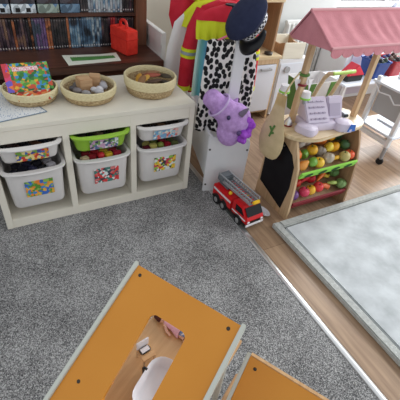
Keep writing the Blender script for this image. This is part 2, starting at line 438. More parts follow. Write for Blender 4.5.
fill = [
  (XC[0], .448, 'upper left bin', [('car', (26, 27, 40), 'navy toy car'), ('car', (70, 48, 44), 'brown toy car'), ('car', (24, 24, 30), 'black toy car'), ('block', (90, 60, 44), 'brown toy block'), ('car', (30, 34, 52), 'dark blue toy car')]),
  (XC[0], .330, 'lower left bin', [('car', (24, 25, 38), 'navy toy car'), ('block', (28, 28, 40), 'black toy block'), ('car', (44, 44, 70), 'slate toy car'), ('car', (26, 26, 34), 'black toy car'), ('block', (176, 172, 178), 'pale grey toy block')]),
  (XC[1], .448, 'lime green bin', [('block', (60, 54, 46), 'dark brown toy block'), ('car', (40, 40, 40), 'charcoal toy car'), ('block', (84, 70, 54), 'brown toy block'), ('car', (50, 52, 48), 'dark grey toy car'), ('block', (70, 60, 50), 'umber toy block')]),
  (XC[1], .333, 'bin under the lime green one', [('block', (206, 184, 150), 'beige toy block'), ('block', (150, 36, 48), 'dark red toy block'), ('ball', (196, 40, 50), 'red toy ball'), ('block', (226, 190, 60), 'yellow toy block'), ('block', (168, 40, 60), 'crimson toy block')]),
  (XC[2], .448, 'upper right bin', [('block', (70, 50, 40), 'brown toy block'), ('car', (40, 34, 40), 'dark toy car'), ('block', (96, 70, 52), 'tan brown toy block'), ('car', (60, 40, 36), 'maroon toy car'), ('block', (54, 48, 44), 'dark grey toy block')]),
  (XC[2], .333, 'lower right bin', [('block', (92, 24, 40), 'maroon toy block'), ('block', (206, 196, 110), 'pale yellow toy block'), ('ball', (130, 140, 60), 'olive toy ball'), ('block', (170, 30, 50), 'red toy block'), ('block', (96, 104, 60), 'moss green toy block')]),
]
for cx, zt, nm, its in fill:
    for i, (k, rgb, lab) in enumerate(its):
        toy(k, (cx + spots_x[i], .018 + .006 * (i % 2), zt - .006 + .003 * (i % 3)), .0195 if k != 'ball' else .019, rgb, '%s in the %s, %s' % (lab, nm, place_w[i]), 'toys in the storage bins', random.uniform(-.5, .5), 0)
    # second row, further back and lower
    for i in range(4):
        k, rgb, lab = its[(i + 1) % 5]
        toy('block', (cx - .07 + i * .046, .066, zt - .008), .019, [min(255, int(v * .9 + 12)) for v in rgb],
            'toy block at the back of the %s, %s' % (nm, ('leftmost', 'second from left', 'third from left', 'rightmost')[i]), 'toys in the storage bins', random.uniform(-.6, .6))

# ---------------------------------------------------------------- on top of the unit
ZT = .56
p = thing('paper_sheet', 'printed white paper sheet lying on the white unit at its left end', 'paper', (.155, .2, ZT + .0008), 0)
q = [(-.15, -.175), (.128, -.109), (.027, .152), (-.17, .14)]
MB().prism(q, 0, .0012, 'Z').build('sheet', M['paper'], p)
MB().bar((q[0][0], q[0][1], .0018), (q[1][0], q[1][1], .0018), .006, .001).bar((q[1][0], q[1][1], .0018), (q[2][0], q[2][1], .0018), .004, .001).build('border_line', M['paperedge'], p, label='blue grey printed border')

def basket(x, y, r, h, label):
    root = thing('woven_basket', label, 'basket', (x, y, ZT), 0, 'woven baskets on the white storage unit')
    pr = [(r * .80, 0), (r * .88, .004), (r * .95, h * .3), (r * .98, h * .62), (r * .97, h * .7), (r * .92, h * .7), (r * .9, h * .3), (r * .82, .008)]
    MB().lathe(pr, 48, cap0=True, cap1=True).build('basket_body', M['basket'], root, smooth=True)
    pr = [(r * .93, h * .55), (r * .995, h * .50), (r * 1.02, h * .7), (r * 1.015, h * .96), (r * .985, h), (r * .95, h), (r * .935, h * .96), (r * .93, h * .8), (r * .93, h * .55)]
    MB().lathe(pr, 48).build('basket_rim', M['rim'], root, smooth=True, label='pale straw rim band')
    return root
B1 = (.245, .25, .120, .062); B2 = (.502, .20, .129, .068); B3 = (.817, .195, .133, .09)
basket(*B1, 'round woven basket with the colourful picture book, left of three')
basket(*B2, 'round woven basket with wooden cubes, middle of three')
basket(*B3, 'round woven basket with brown wooden pieces, right of three')
# books in basket 1
bk = thing('picture_book', 'colourful green jungle picture book with pale title bar leaning in left basket', 'book', (.246, .252, ZT + .088), math.radians(2))
T = Matrix.Rotation(math.radians(44), 4, 'X')
MB().box(-.093, .093, -.050, .076, -.004, .004, T).build('pages', M['porcelain'], bk)
MB().box(-.097, .097, -.054, .080, .0042, .0062, T).box(-.097, .097, -.054, .080, -.0062, -.0042, T).build('cover',
      blotch('jungle_cover', [(50, 120, 50), (80, 150, 60), (226, 170, 50), (60, 140, 190), (40, 100, 60), (200, 80, 50), (130, 180, 80)], 75), bk)
MB().box(-.099, -.072, -.055, .081, .0064, .0072, T).build('spine_strip', blotch('pink_spine', [(214, 70, 110), (200, 60, 70), (110, 90, 190), (230, 120, 60)], 40), bk, label='pink and purple strip beside the spine')
MB().box(-.06, .05, .042, .062, .0064, .0074, T).build('title_bar', lines_mat('title_bar', (236, 220, 220), (214, 70, 100), 110, .5), bk, label='pale title bar with pink lettering')
b2 = MB().box(-.07, .075, -.045, .06, 0, .012, Matrix.Rotation(math.radians(8), 4, 'X')).build('board_book', blotch('red_cover', [(206, 70, 44), (220, 130, 70), (200, 200, 170), (130, 60, 50), (226, 170, 90)], 50), loc=(.25, .19, ZT + .040), bev=.002)
tag(b2, 'red and orange board book lying flat in front of the jungle picture book', 'book')
# basket 2: cubes and pebbles
def put(o, loc, rot=(0, 0, 0)): o.location = loc; o.rotation_euler = rot; return o
for i, (x, y, rz, s, lab) in enumerate([(-.018, .015, .15, .031, 'larger tan wooden cube in the middle basket, nearer its centre'), (.042, .048, -.25, .027, 'smaller tan wooden cube in the middle basket, further right')]):
    o = MB().box(-s, s, -s, s, -s, s).build('wooden_cube', wood('cube_wood_%d' % i, (176, 136, 98), (206, 168, 128), 'X', 8, .6), bev=.003)
    tag(put(o, (B2[0] + x, B2[1] + y, ZT + .062), (0, .05, rz)), lab, 'block', 'wooden cubes in the middle basket')
peb = [(-.075, .01), (-.066, -.032), (-.05, .052), (.018, -.042), (.05, -.025), (.078, .0), (-.028, -.058), (.035, -.072), (.085, .04), (-.01, .075)]
peb_l = ['dark grey pebble at the left wall of the middle basket', 'grey pebble at the front left of the middle basket', 'grey pebble behind the larger wooden cube, left', 'pale pebble right in front of the larger wooden cube', 'whitish pebble in front of the smaller wooden cube', 'pale pebble at the right wall of the middle basket',
         'pebble at the front of the middle basket below the larger cube', 'pebble nearest the front rim of the middle basket', 'grey pebble behind right of the smaller wooden cube', 'grey pebble at the very back of the middle basket']
pc = [(84, 80, 84), (120, 112, 112), (110, 104, 100), (196, 194, 196), (214, 212, 216), (170, 168, 174), (150, 146, 146), (188, 186, 190), (140, 136, 136), (110, 106, 104)]
for i, (x, y) in enumerate(peb):
    o = MB().ell((0, 0, 0), (.024, .019, .015), Matrix.Rotation(.4 * i, 4, 'Z')).build('pebble', colour(pc[i], .5), smooth=True)
    tag(put(o, (B2[0] + x * .92, B2[1] + y * .92, ZT + .044 + .006 * (i % 2)), (.3 * (i % 3 - 1), .3, 0)), peb_l[i], 'pebble', 'pebbles in the middle basket')
# basket 3: long wooden pieces
wp = [(-.055, .02, 1.1, (190, 140, 50), 'mustard'), (-.03, -.01, .7, (204, 156, 66), 'pale mustard'), (.012, .005, -.55, (160, 82, 62), 'brick red'), (.055, .03, -.9, (110, 70, 52), 'brown'), (.03, .06, -.5, (150, 110, 76), 'tan'),
      (.075, -.02, -1.2, (72, 62, 48), 'dark olive'), (-.02, .065, .2, (128, 92, 60), 'hazel'), (.0, -.055, -.2, (84, 62, 46), 'dark brown'), (-.06, -.04, .9, (140, 100, 62), 'light brown'), (.045, -.055, -.7, (62, 54, 44), 'blackish brown')]
for i, (x, y, a, rgb, nm) in enumerate(wp):
    b = MB(); L = .046
    b.loft([[(L * u, .017 * wv * math.cos(t * PI / 5), .008 * wv * math.sin(t * PI / 5)) for t in range(10)] for u, wv in ((-1, .15), (-.7, .7), (-.2, 1), (.3, .95), (.75, .6), (1, .12))])
    o = b.build('wooden_leaf', colour(rgb, .6), smooth=True)
    tag(put(o, (B3[0] + x, B3[1] + y, ZT + .068 + .007 * (i % 3)), (.25 * (i % 3 - 1), -.15, a)), '%s wooden leaf shaped piece in the right basket' % nm, 'wooden piece', 'wooden pieces in the right basket')

# ================================================================= DARK BOOKCASE
bc = thing('bookcase', 'dark walnut bookcase with rows of disc cases behind the white unit', 'bookcase', (0, 0, .006))
zb = .606
MB().box(-1.0, 1.012, .470, 1.18, zb - .04, zb).build('ledge', M['dwood'], bc, bev=.003)
MB().box(-.985, .998, .49, 1.175, 0, zb - .041).build('base_cabinet', M['dwood'], bc, bev=.002)
MB().box(.938, 1.008, .745, 1.18, zb + .0005, 1.5).build('side_panel', M['dwoodz'], bc, bev=.003)
MB().box(-1.0, -.95, .745, 1.18, zb + .0005, 1.5).build('side_panel', M['dwoodz'], bc, bev=.003)
MB().box(-.949, .9375, 1.12, 1.14, zb + .001, 1.5).build('back_panel', M['dwood'], bc)
for z in (.786, 1.01, 1.24, 1.47): MB().box(-.949, .9375, .752, 1.119, z - .006, z + .012).build('shelf', M['dwood'], bc, bev=.0015)

sp_kinds = [
    (spine_mat('spine_plum', (26, 22, 28), [(40, 32, 40), (84, 66, 76), (120, 92, 76)], 14, (190, 180, 176)), 'plum and brown'),
    (spine_mat('spine_orange', (40, 24, 20), [(96, 60, 40), (176, 106, 70), (120, 70, 50)], 16, (200, 190, 180)), 'orange brown'),
    (spine_mat('spine_blue', (30, 36, 48), [(60, 84, 108), (96, 128, 152), (170, 184, 190), (50, 66, 84)], 13, (206, 206, 206)), 'steel blue'),
    (spine_mat('spine_black', (22, 22, 26), [(30, 30, 34), (50, 46, 50), (70, 60, 60)], 20, (180, 176, 176)), 'black'),
    (spine_mat('spine_purple', (34, 26, 44), [(64, 48, 84), (116, 88, 130), (60, 70, 84)], 15, (190, 184, 190)), 'purple'),
    (spine_mat('spine_red', (60, 16, 22), [(150, 34, 44), (176, 60, 60), (90, 30, 36)], 18, (214, 190, 190)), 'red'),
    (spine_mat('spine_pale', (96, 100, 108), [(120, 128, 138), (160, 166, 172), (196, 196, 196)], 16, (70, 70, 80)), 'pale grey'),
]
case_meshes = {}
def disc_case(x, z, kind, h=.166, d=.135, w=.0126, y=.768):
    key = (kind, h)
    if key not in case_meshes:
        o = MB().box(-w / 2, w / 2, 0, d, 0, h).build('disc_case', sp_kinds[kind][0], bev=.001)
        case_meshes[key] = o.data
    else:
        o = bpy.data.objects.new('disc_case', case_meshes[key]); C.objects.link(o)
    o.location = (x, y + random.uniform(-.002, .002), z)
    return o
x = .10; i = 0; seq = []
while x < .735:
    if x < .245: k = 0 if x < .21 or random.random() < .5 else 1
    elif x < .258: k = 1
    elif x < .335: k = 3 if random.random() < .35 else 0
    elif x < .350: k = 1
    elif x < .42: k = 4
    elif x < .445: k = 1
    elif x < .53: k = 3
    elif x < .545: k = 1
    else: k = 2
    seq.append((x, k)); x += .0142
while x < .928:
    j = len(seq); k = 5 if abs(x - .80) < .016 else (3 if j % 3 else 0)
    seq.append((x, k)); x += .0142
zone = lambda x: 'left end of the row' if x < .26 else ('left half of the row' if x < .45 else ('middle of the row' if x < .62 else ('right half of the row' if x < .77 else 'behind the red case')))
for x, k in seq:
    h = .166 if k != 3 else .162
    tag(disc_case(x, .6125, k, h), '%s disc case spine, lower shelf, %s' % (sp_kinds[k][1], zone(x)), 'disc case', 'disc cases on the lower shelf')
# upper row: lying box sets on the left, upright cases on the right
ZU = .8045
lay = [(.20, .115, (196, 206, 214), 'pale blue and white', 0), (.325, .12, (206, 214, 220), 'whitish with black tags', 0), (.45, .11, (140, 156, 146), 'grey green', 0), (.565, .105, (88, 116, 140), 'blue', 0)]
for x0, w_, rgb, nm, _ in lay:
    r = thing('box_set', '%s box set lying flat on the upper shelf' % nm, 'box set', (x0, .765, ZU), 0, 'box sets on the upper shelf')
    MB().box(-w_ / 2, w_ / 2, 0, .17, 0, .044).build('slip_case', blotch('slip_' + nm.replace(' ', '_'), [rgb, [int(v * .8) for v in rgb], [min(255, v + 20) for v in rgb], (100, 130, 160)], 40), r, bev=.0015)
    if rgb[0] > 190:
        for dx in (-.03, .022):
            MB().box(dx - .011, dx + .011, -.0016, -.0002, .006, .026).build('spine_tag', M['black'], r, label='black tag')
    o = MB().box(-w_ / 2, w_ / 2, 0, .17, 0, .05).build('box_set', blotch('dark_slip_' + nm.replace(' ', '_'), [(44, 42, 50), (70, 66, 74), (54, 40, 44), (96, 92, 92)], 40), loc=(x0, .768, ZU + .0455), bev=.0015)
    tag(o, 'dark box set stacked on the %s one on the upper shelf' % nm, 'box set', 'box sets on the upper shelf')
x = .628; seq2 = []
while x < .928:
    j = len(seq2)
    k = 3 if x < .67 else (6 if x < .69 else (2 if j % 2 else 6) if x < .86 else (3 if j % 2 else 0))
    seq2.append(x)
    tag(disc_case(x, ZU, k, .175), '%s disc case spine, upper shelf, %s' % (sp_kinds[k][1], 'left of the pale cases' if x < .67 else ('among the pale cases' if x < .86 else 'near the bookcase side panel')), 'disc case', 'disc cases on the upper shelf')
    x += .0142

# red case
rc = thing('carry_case', 'small bright red carry case standing on the dark wooden ledge', 'case', (.8345, .664, .6125), math.atan2(-.152, .049))
MB().box(-.083, .083, -.040, .040, 0, .135).build('case_body', M['redbox'], rc, bev=.005)
MB().box(-.084, .084, -.0408, .0408, .084, .088).build('lid_seam', M['redbox2'], rc)
hp = [(-.03, 0, .133), (-.03, 0, .158), (-.02, 0, .172), (.0, 0, .176), (.02, 0, .172), (.03, 0, .158), (.03, 0, .133)]
MB().tube(hp, .0085, 10).build('handle', M['redbox2'], rc, smooth=True)
# paper banner
bn = thing('paper_banner', 'long pale paper banner with a green grass strip on the dark ledge', 'paper', (.62, .57, .613), 0)
q = [(-.149, -.08), (.144, -.06), (.157, .074), (.05, .062), (-.153, .08)]
MB().prism(q, 0, .0014, 'Z').build('sheet', M['banner'], bn)
gp = []
for k in range(41):
    gp.append((-.118 + .245 * k / 40, .035 - .012 * k / 40 + (.012 if k % 2 else -.004)))
gp += [(.127, -.012), (.0, -.024), (-.118, -.022)]
MB().prism(gp, .0016, .0021, 'Z').build('grass_print', M['green'], bn, label='green printed grass lettering strip')

# white low panel to the right of the bookcase
wp_ = thing('low_partition', 'low white upright partition with a groove at the right end of the bookcase', 'partition', (1.03, .55, .006))
MB().box(0, .025, 0, .6, 0, .735).build('board', M['gloss'], wp_, bev=.002)
MB().box(-.006, -.0002, 0.0, .6, .665, .735).box(-.006, -.0002, 0, .6, .0, .60).build('facing', M['gloss'], wp_, bev=.001)

# ================================================================= DRESS-UP RACK
RZ = math.radians(-15)
RO = Vector((1.062, -.058, 0))
ru = Vector((math.cos(RZ), math.sin(RZ), 0)); rn = Vector((-math.sin(RZ), math.cos(RZ), 0))
rk = thing('dress_up_rack', 'white wooden dress-up rack with clothes rail and low end panels', 'clothes rack', RO, RZ)
W = .245
pl = [(0, .008), (W, .008), (W, .33), (W - .008, .352), (W - .03, .365), (.03, .375), (.008, .392), (0, .392)]
MB().prism([(a, b) for a, b in pl], 0, .016, 'Y').build('end_panel', M['pwhite'], rk, bev=.002)
MB().prism([(a, b) for a, b in pl], .62, .636, 'Y').build('end_panel', M['pwhite'], rk, bev=.002)
UX = .105
for y in (.017, .604):
    MB().box(UX - .028, UX + .028, y, y + .015, .10, .93).build('upright', M['pwhite'], rk, bev=.003)
MB().cyl((UX + .028, .0165, .85), (UX + .028, .033, .85), .052, seg=28).build('post_head', M['pwhite'], rk, bev=.003, smooth=True)
MB().cyl((UX, .022, .915), (UX, .612, .915), .011).build('rail', M['pwhite'], rk, smooth=True)
for x in (-.0, W - .016): MB().box(x, x + .016, .0165, .6195, .115, .385).build('side_board', M['pwhite'], rk, bev=.002)
MB().box(.017, W - .017, .0325, .603, .10, .114).build('base_board', M['pwhite'], rk)
for x, z in ((.012, .06), (.012, .30), (W - .012, .06), (W - .012, .29)):
    MB().cyl((x, -.003, z), (x, .001, z), .006, seg=10).build('screw', M['dmetal'], rk, smooth=True)

def garment(name, mat_, parent, rows, th=.022, fold=.008, nf=5, seed=0, part='fabric'):
    """rows: (z, left, right) from top to bottom; a closed hanging cloth with folds"""
    b = MB(); n = 26; loops = []
    for i, (z, xl, xr) in enumerate(rows):
        g = i / max(1, len(rows) - 1); L = []
        for k in range(n + 1):
            t = k / n; e = math.sin(PI * t) ** .5
            L.append((xl + (xr - xl) * t, -th * e - fold * g * math.sin(nf * 2 * PI * t + seed) , z))
        for k in range(n - 1, 0, -1):
            t = k / n; e = math.sin(PI * t) ** .5
            L.append((xl + (xr - xl) * t, th * e - fold * g * math.sin(nf * 2 * PI * t + seed), z))
        loops.append(L)
    b.loft(loops)
    return b.build(part, mat_, parent, smooth=True)
def hang(root, w_, z, m):
    b = MB(); b.tube([(-w_, 0, z - .055), (-w_ * .5, 0, z - .03), (0, 0, z - .012), (w_ * .5, 0, z - .03), (w_, 0, z - .055)], .005, 8)
    b.tube([(0, 0, z - .012), (0, 0, z + .012), (.012, 0, z + .022), (.016, 0, z + .033), (.008, 0, z + .045), (-.006, 0, z + .046), (-.014, 0, z + .038)], .003, 8)
    return b.build('hanger', m, root, smooth=True, label='plastic clothes hanger')
def gloc(d): return RO + ru * UX + rn * d
def gar(name, label, d): return thing(name, label, 'dress-up costume', gloc(d), RZ, 'dress-up clothes on the white rack')
# dalmatian
g = gar('dalmatian_costume', 'black and white spotted dalmatian costume hanging at the front of the rack', .12)
garment('', M['dalm'], g, [(.848, -.13, .085), (.84, -.14, .09), (.76, -.145, .10), (.66, -.15, .115), (.55, -.155, .125), (.45, -.16, .13), (.36, -.16, .13)], .02, .012, 3)
garment('', M['dalm'], g, [(.838, .03, .09), (.78, .07, .125), (.68, .09, .14), (.56, .10, .145), (.50, .105, .145)], .018, .004, 1, part='sleeve')
hang(g, .10, .895, M['hanger'])
# red tabard with lime hem
g = gar('red_cape', 'short red cape with a lime yellow hem just behind the spotted costume', .20)
garment('', M['redcloth'], g, [(.985, -.06, .02), (.97, -.12, .07), (.945, -.175, .12), (.915, -.19, .14)], .024, .004, 3)
garment('', M['limecloth'], g, [(.9145, -.185, .135), (.87, -.185, .135), (.825, -.18, .135)], .02, .01, 8, part='hem')
garment('', colour((30, 28, 34), .9), g, [(.991, -.05, .03), (.965, -.045, .045)], .027, .002, 2, part='collar')
# rainbow
g = gar('rainbow_cape', 'rainbow coloured costume hanging between the red jacket and spotted costume', .31)
garment('', M['rainbow'], g, [(.92, -.04, .04), (.90, -.11, .10), (.84, -.14, .13), (.70, -.15, .14), (.55, -.155, .15), (.48, -.155, .15)], .022, .012, 5, 1)
# red jacket
g = gar('red_jacket', 'red firefighter jacket with yellow and silver bands on the rack', .43); g.location += ru * .02
garment('', M['redcloth'], g, [(.96, -.05, .05), (.93, -.13, .13), (.86, -.16, .16), (.70, -.16, .16), (.52, -.17, .17), (.45, -.17, .17)], .03, .01, 4, 2, part='jacket_body')
for s_ in (-1, 1):
    pts = [(s_ * .13, -.01, .915), (s_ * .165, -.03, .82), (s_ * .19, -.035, .70), (s_ * .20, -.04, .58), (s_ * .205, -.04, .50)]
    sl = MB().tube(pts, [.03, .042, .042, .038, .036], 14).build('sleeve', M['redcloth'], g, smooth=True)
    for z_, mm, nm in ((.715, M['limecloth'], 'yellow band'), (.698, M['silvercloth'], 'silver band'), (.681, M['limecloth'], 'yellow band')):
        u = .19 + (.7 - z_) * .08
        MB().cyl((s_ * u, -.036, z_ - .008), (s_ * (u - .001), -.036, z_ + .008), .0445, seg=14).build('reflective_band', mm, g, smooth=True, label=nm)
    MB().cyl((s_ * .205, -.04, .485), (s_ * .205, -.04, .512), .038, seg=14).build('cuff', M['limecloth'], g, smooth=True, label='lime yellow cuff')
for z_, mm, nm in ((.70, M['limecloth'], 'yellow band'), (.68, M['silvercloth'], 'silver band'), (.66, M['limecloth'], 'yellow band'), (.47, M['limecloth'], 'yellow hem band')):
    garment('', mm, g, [(z_ + .01, -.168, .168), (z_ - .01, -.17, .17)], .037, .006, 4, 2, part='reflective_band')
# white coat
g = gar('white_coat', 'white coat with a lime yellow shoulder hanging behind the red jacket', .53)
garment('', M['whitecloth'], g, [(.94, -.05, .05), (.91, -.14, .13), (.82, -.235, .17), (.68, -.27, .18), (.56, -.285, .18), (.48, -.285, .18)], .028, .014, 3, 1)
garment('', M['limecloth'], g, [(.95, -.04, .02), (.925, -.13, .0), (.87, -.185, -.04), (.80, -.20, -.13)], .033, .004, 3, 1, part='shoulder')
g = gar('red_tunic', 'red tunic with lime yellow piping at the far end of the rail', .585)
garment('', M['redcloth'], g, [(1.04, -.06, .05), (1.02, -.14, .12), (.95, -.25, .15), (.84, -.26, .15), (.66, -.20, .15)], .02, .01, 4, 3)
MB().tube([(-.20, -.024, .965), (-.15, -.028, .94), (-.08, -.03, .925), (.0, -.03, .94), (.10, -.026, 1.0)], .006, 8).build('piping', M['limecloth'], g, smooth=True)

# police cap on the near upright
cap = thing('peaked_cap', 'navy blue peaked cap with a checkered band hung on the rack post', 'hat', RO + ru * (UX + .026) - rn * .012 + Vector((0, 0, .955)))
ax = Vector((-.70, .04, .50)).normalized()       # top of the crown
cap.scale = (.88,) * 3
vz = Vector((-.42, -.48, -.80)); vz = (vz - ax * vz.dot(ax)).normalized()   # visor direction
T = Matrix((vz, ax.cross(vz), ax)).transposed().to_4x4()
def in_T(o): o.matrix_local = T; return o
in_T(MB().lathe([(.0, .112), (.05, .110), (.09, .10), (.118, .080), (.126, .062), (.119, .048), (.098, .03), (.084, .020)], 40, cap0=False, cap1=True).build('crown', M['navy'], cap, smooth=True))
in_T(MB().lathe([(.082, -.002), (.086, -.002), (.088, .020), (.083, .022)], 40, cap0=True, cap1=True).build('hat_band', M['check'], cap, smooth=True))
def visor():
    b = MB(); top = []; n = 16
    for k in range(n + 1):
        a = -1.15 + 2.3 * k / n
        top.append((math.cos(a), math.sin(a)))
    lo = []
    for j in range(6):
        f = j / 5; L = []
        for ca, sa in top:
            e = .0 + .065 * f * math.cos(math.atan2(sa, ca) * 1.2)
            L.append((ca * (.083 + e), sa * (.083 + e), -.008 - .03 * f * f * max(0, ca)))
        lo.append(L)
    v = [[b.b.verts.new(p) for p in L] for L in lo]
    for A, B in zip(v, v[1:]):
        for k in range(n): b.b.faces.new((A[k], A[k + 1], B[k + 1], B[k]))
    o = b.build('visor', colour((18, 19, 24), .35), cap, smooth=True)
    md = o.modifiers.new('thick', 'SOLIDIFY'); md.thickness = .004
    return o
in_T(visor())

# hobby horse head
hh = thing('hobby_horse', 'lilac plush unicorn head with violet mane resting on the rack panel', 'plush toy', RO + ru * .062 - rn * .06 + Vector((0, 0, .45)), RZ)
hh.scale = (1.12,) * 3
b = MB()
mz = Vector((-.085, .0, .16)); ms = Vector((.05, .0, .045))
def ell_dir(bm, c, d, r):
    d = Vector(d).normalized(); Tm = d.to_track_quat('X', 'Z').to_matrix().to_4x4(); bm.ell(c, r, Tm)
dv = mz - ms
ell_dir(b, ms + dv * .12, dv, (.085, .062, .078)); ell_dir(b, ms + dv * .5, dv, (.08, .048, .058)); ell_dir(b, ms + dv * .88, dv, (.052, .042, .044)); ell_dir(b, ms + dv * 1.02, dv, (.03, .041, .042))
ell_dir(b, (.02, 0, -.01), (.3, 0, -1), (.07, .05, .06))
o = b.build('head', M['plush'], hh, smooth=True)
r = o.modifiers.new('merge', 'REMESH'); r.mode = 'VOXEL'; r.voxel_size = .006; r.use_smooth_shade = True
sm = o.modifiers.new('soft', 'SMOOTH'); sm.iterations = 6
b = MB(); rnd = random.Random(3)
for k in range(34):
    a = rnd.uniform(0, 2 * PI); q = rnd.uniform(.4, 1)
    b.ell((.080 + .032 * q * math.cos(a), -.022 + .040 * rnd.uniform(-1, 1), .030 + .060 * q * math.sin(a)), (.018 + rnd.uniform(-.003, .004), .018, .018))
o = b.build('mane', M['plushd'], hh, smooth=True)
r = o.modifiers.new('merge', 'REMESH'); r.mode = 'VOXEL'; r.voxel_size = .006; r.use_smooth_shade = True
MB().tube([(.042, -.05, .105), (.056, -.058, .125), (.068, -.064, .142)], [.014, .011, .003], 12).build('horn', M['horn'], hh, smooth=True, label='grey horn')
b = MB(); b.tube([(.03, .03, .10), (.04, .035, .13), (.048, .035, .145)], [.014, .012, .003], 10); b.build('ear', M['plush'], hh, smooth=True)
for c_ in ((-.012, -.052, .092),): MB().ell(c_, (.009, .007, .011)).build('eye', colour((60, 50, 90), .2), hh, smooth=True)
MB().ell((.045, -.062, .02), (.012, .008, .012)).build('eye', colour((80, 60, 110), .2), hh, smooth=True)
ring = []
for k in range(20):
    a = 2 * PI * k / 20; dd = dv.normalized(); px = Vector((0, 1, 0)); py = dd.cross(px)
    ring.append(ms + dv * .72 + px * .052 * math.cos(a) + py * .058 * math.sin(a))
MB().tube(ring, .005, 8, True).build('halter', colour((196, 172, 214), .8), hh, smooth=True, label='pale lilac halter strap')

# ================================================================= FIRE ENGINE
fe = thing('toy_fire_engine', 'red toy fire engine with ladder parked on the wooden floor', 'toy truck', (1.146, -.125, 0), math.radians(5.5)); fe.scale = (1.14, 1.06, 1.2)
L = .30; Wd = .115       # x: across (0 centre), y: forward is -y
hw = Wd / 2 - .004
MB().box(-hw, hw, -L, 0, .022, .036).build('chassis', M['dmetal'], fe, bev=.003)
MB().prism([(0, .037), (0, .09), (-.006, .098), (-.165, .098), (-.165, .037)], -hw, hw, 'X').build('rear_body', M['red'], fe, bev=.004)
MB().prism([(-.172, .037), (-.172, .098), (-.18, .112), (-.255, .112), (-.292, .072), (-.30, .06), (-.30, .037)], -hw, hw, 'X').build('cab', M['red'], fe, bev=.005)
MB().prism([(-.262, .1095), (-.292, .077), (-.2945, .0775), (-.264, .1115)], -hw + .008, hw - .008, 'X').build('windscreen', M['glass'], fe)
for s_ in (-1, 1):
    x = s_ * hw
    MB().prism([(-.205, .072), (-.205, .102), (-.248, .102), (-.272, .075)], min(x, x + s_ * .002), max(x, x + s_ * .002), 'X').build('side_window', M['glass'], fe)
    MB().box(min(x, x + s_ * .0022), max(x, x + s_ * .0022), -.16, -.01, .074, .084).build('stripe', M['porcelain'], fe, label='white side stripe')
    MB().prism([(-.18, .054), (-.18, .06), (-.29, .06), (-.29, .054)], min(x, x + s_ * .002), max(x, x + s_ * .002), 'X').build('stripe', M['porcelain'], fe, label='white cab stripe')
    for y in (-.045, -.105, -.235):
        wh = MB().lathe([(.012, -.011), (.024, -.011), (.0265, -.006), (.0265, .006), (.024, .011), (.012, .011)], 22, cap0=True, cap1=True).build('wheel', M['rubber'], fe, smooth=True, loc=(s_ * (hw - .005), y, .0265), rot=(0, PI / 2, 0))
        MB().lathe([(.0, -.0135), (.008, -.0135), (.014, -.0112), (.014, .0112), (.008, .0135), (.0, .0135)], 18).build('hubcap', M['metal'], wh, smooth=True)
        ar = [(y + .031 * math.cos(PI * k / 10), .0265 + .031 * math.sin(PI * k / 10)) for k in range(11)]
        MB().tube([(x, a, z) for a, z in ar], .003, 6).build('wheel_arch', M['black'], fe, smooth=True)
MB().box(-hw - .001, hw + .001, -.3035, -.2985, .026, .04).build('bumper', M['porcelain'], fe, bev=.002)
MB().box(-.03, .03, -.3025, -.3002, .043, .055).build('grille', M['black'], fe)
for s_ in (-1, 1): MB().ell((s_ * .04, -.3005, .05), (.008, .004, .006)).build('headlight', M['porcelain'], fe, smooth=True)
MB().box(-.03, .03, -.09, -.012, .0985, .112).build('turntable', M['steel'], fe, bev=.004)
b = MB()
for s_ in (-1, 1):
    b.bar((s_ * .028, .0, .122), (s_ * .026, -.27, .132), .008, .012); b.bar((s_ * .028, .0, .146), (s_ * .026, -.27, .154), .006, .007)
    for k in range(14): b.bar((s_ * .027, -.01 - k * .019, .123), (s_ * .027, -.02 - k * .019, .148), .004)
for k in range(15): b.bar((-.028, -.005 - k * .0185, .124), (.028, -.005 - k * .0185, .124), .005)
b.build('ladder', M['greym'], fe)
MB().box(-.034, .034, -.05, .002, .1125, .148).build('ladder_base', M['steel'], fe, bev=.006)
MB().ell((-.035, -.125, .107), (.01, .01, .009)).build('beacon', M['yellow'], fe, smooth=True, label='amber beacon')
MB().box(.016, .044, -.20, -.188, .1122, .122).build('beacon', M['yellow'], fe, bev=.002, label='amber light bar')
MB().box(-.02, .02, -.286, -.272, .134, .150).build('ladder_tip', M['yellow'], fe, bev=.003, label='yellow ladder tip')

# white oval toy plate beside the stall
o = MB().lathe([(0, .0), (.75, .0), (1, .35), (.98, .42), (.7, .12), (0, .1)], 28, T=Matrix.Diagonal((.03, .055, .03, 1))).build('toy_plate', M['porcelain'], loc=(1.305, -.345, 0.001), rot=(0, 0, .2), smooth=True)
tag(o, 'small white oval plate on the wooden floor beside the market stall', 'plate')

# ================================================================= MARKET STALL
ms_ = thing('market_stall', 'wooden toy market stall with pink fabric roof and chalkboard side', 'market stall', (1.39, -.13, 0))
SW = .445      # inside of right panel at x = SW
side = [(-.02, 0), (-.318, 0), (-.325, .06), (-.318, .2), (-.30, .33), (-.265, .41), (-.235, .468), (-.02, .468)]
MB().prism(side, 0, .016, 'X').build('side_panel', M['pine'], ms_, bev=.001)
side2 = [(-.02, 0), (-.336, 0), (-.338, .04), (-.332, .16), (-.315, .30), (-.285, .40), (-.255, .468), (-.02, .468)]
MB().prism(side2, SW - .016, SW, 'X').build('side_panel', M['shadewood'], ms_, bev=.001)
MB().box(.017, SW - .017, -.032, -.02, .02, .467).build('back_panel', M['shadewood'], ms_)
# counter with rounded front corners
ct = []
for k in range(13):
    a = PI + (PI / 2) * k / 12; ct.append((.13 + .17 * math.cos(a), -.17 + .115 * math.sin(a)))
for k in range(13):
    a = 1.5 * PI + (PI / 2) * k / 12; ct.append((.375 + .168 * math.cos(a), -.13 + .125 * math.sin(a)))
ct += [(.54, -.06), (.50, .0), (.0, .0), (-.04, -.08)]
MB().prism(ct, .4685, .488, 'Z').build('counter', M['pinex'], ms_, bev=.004)
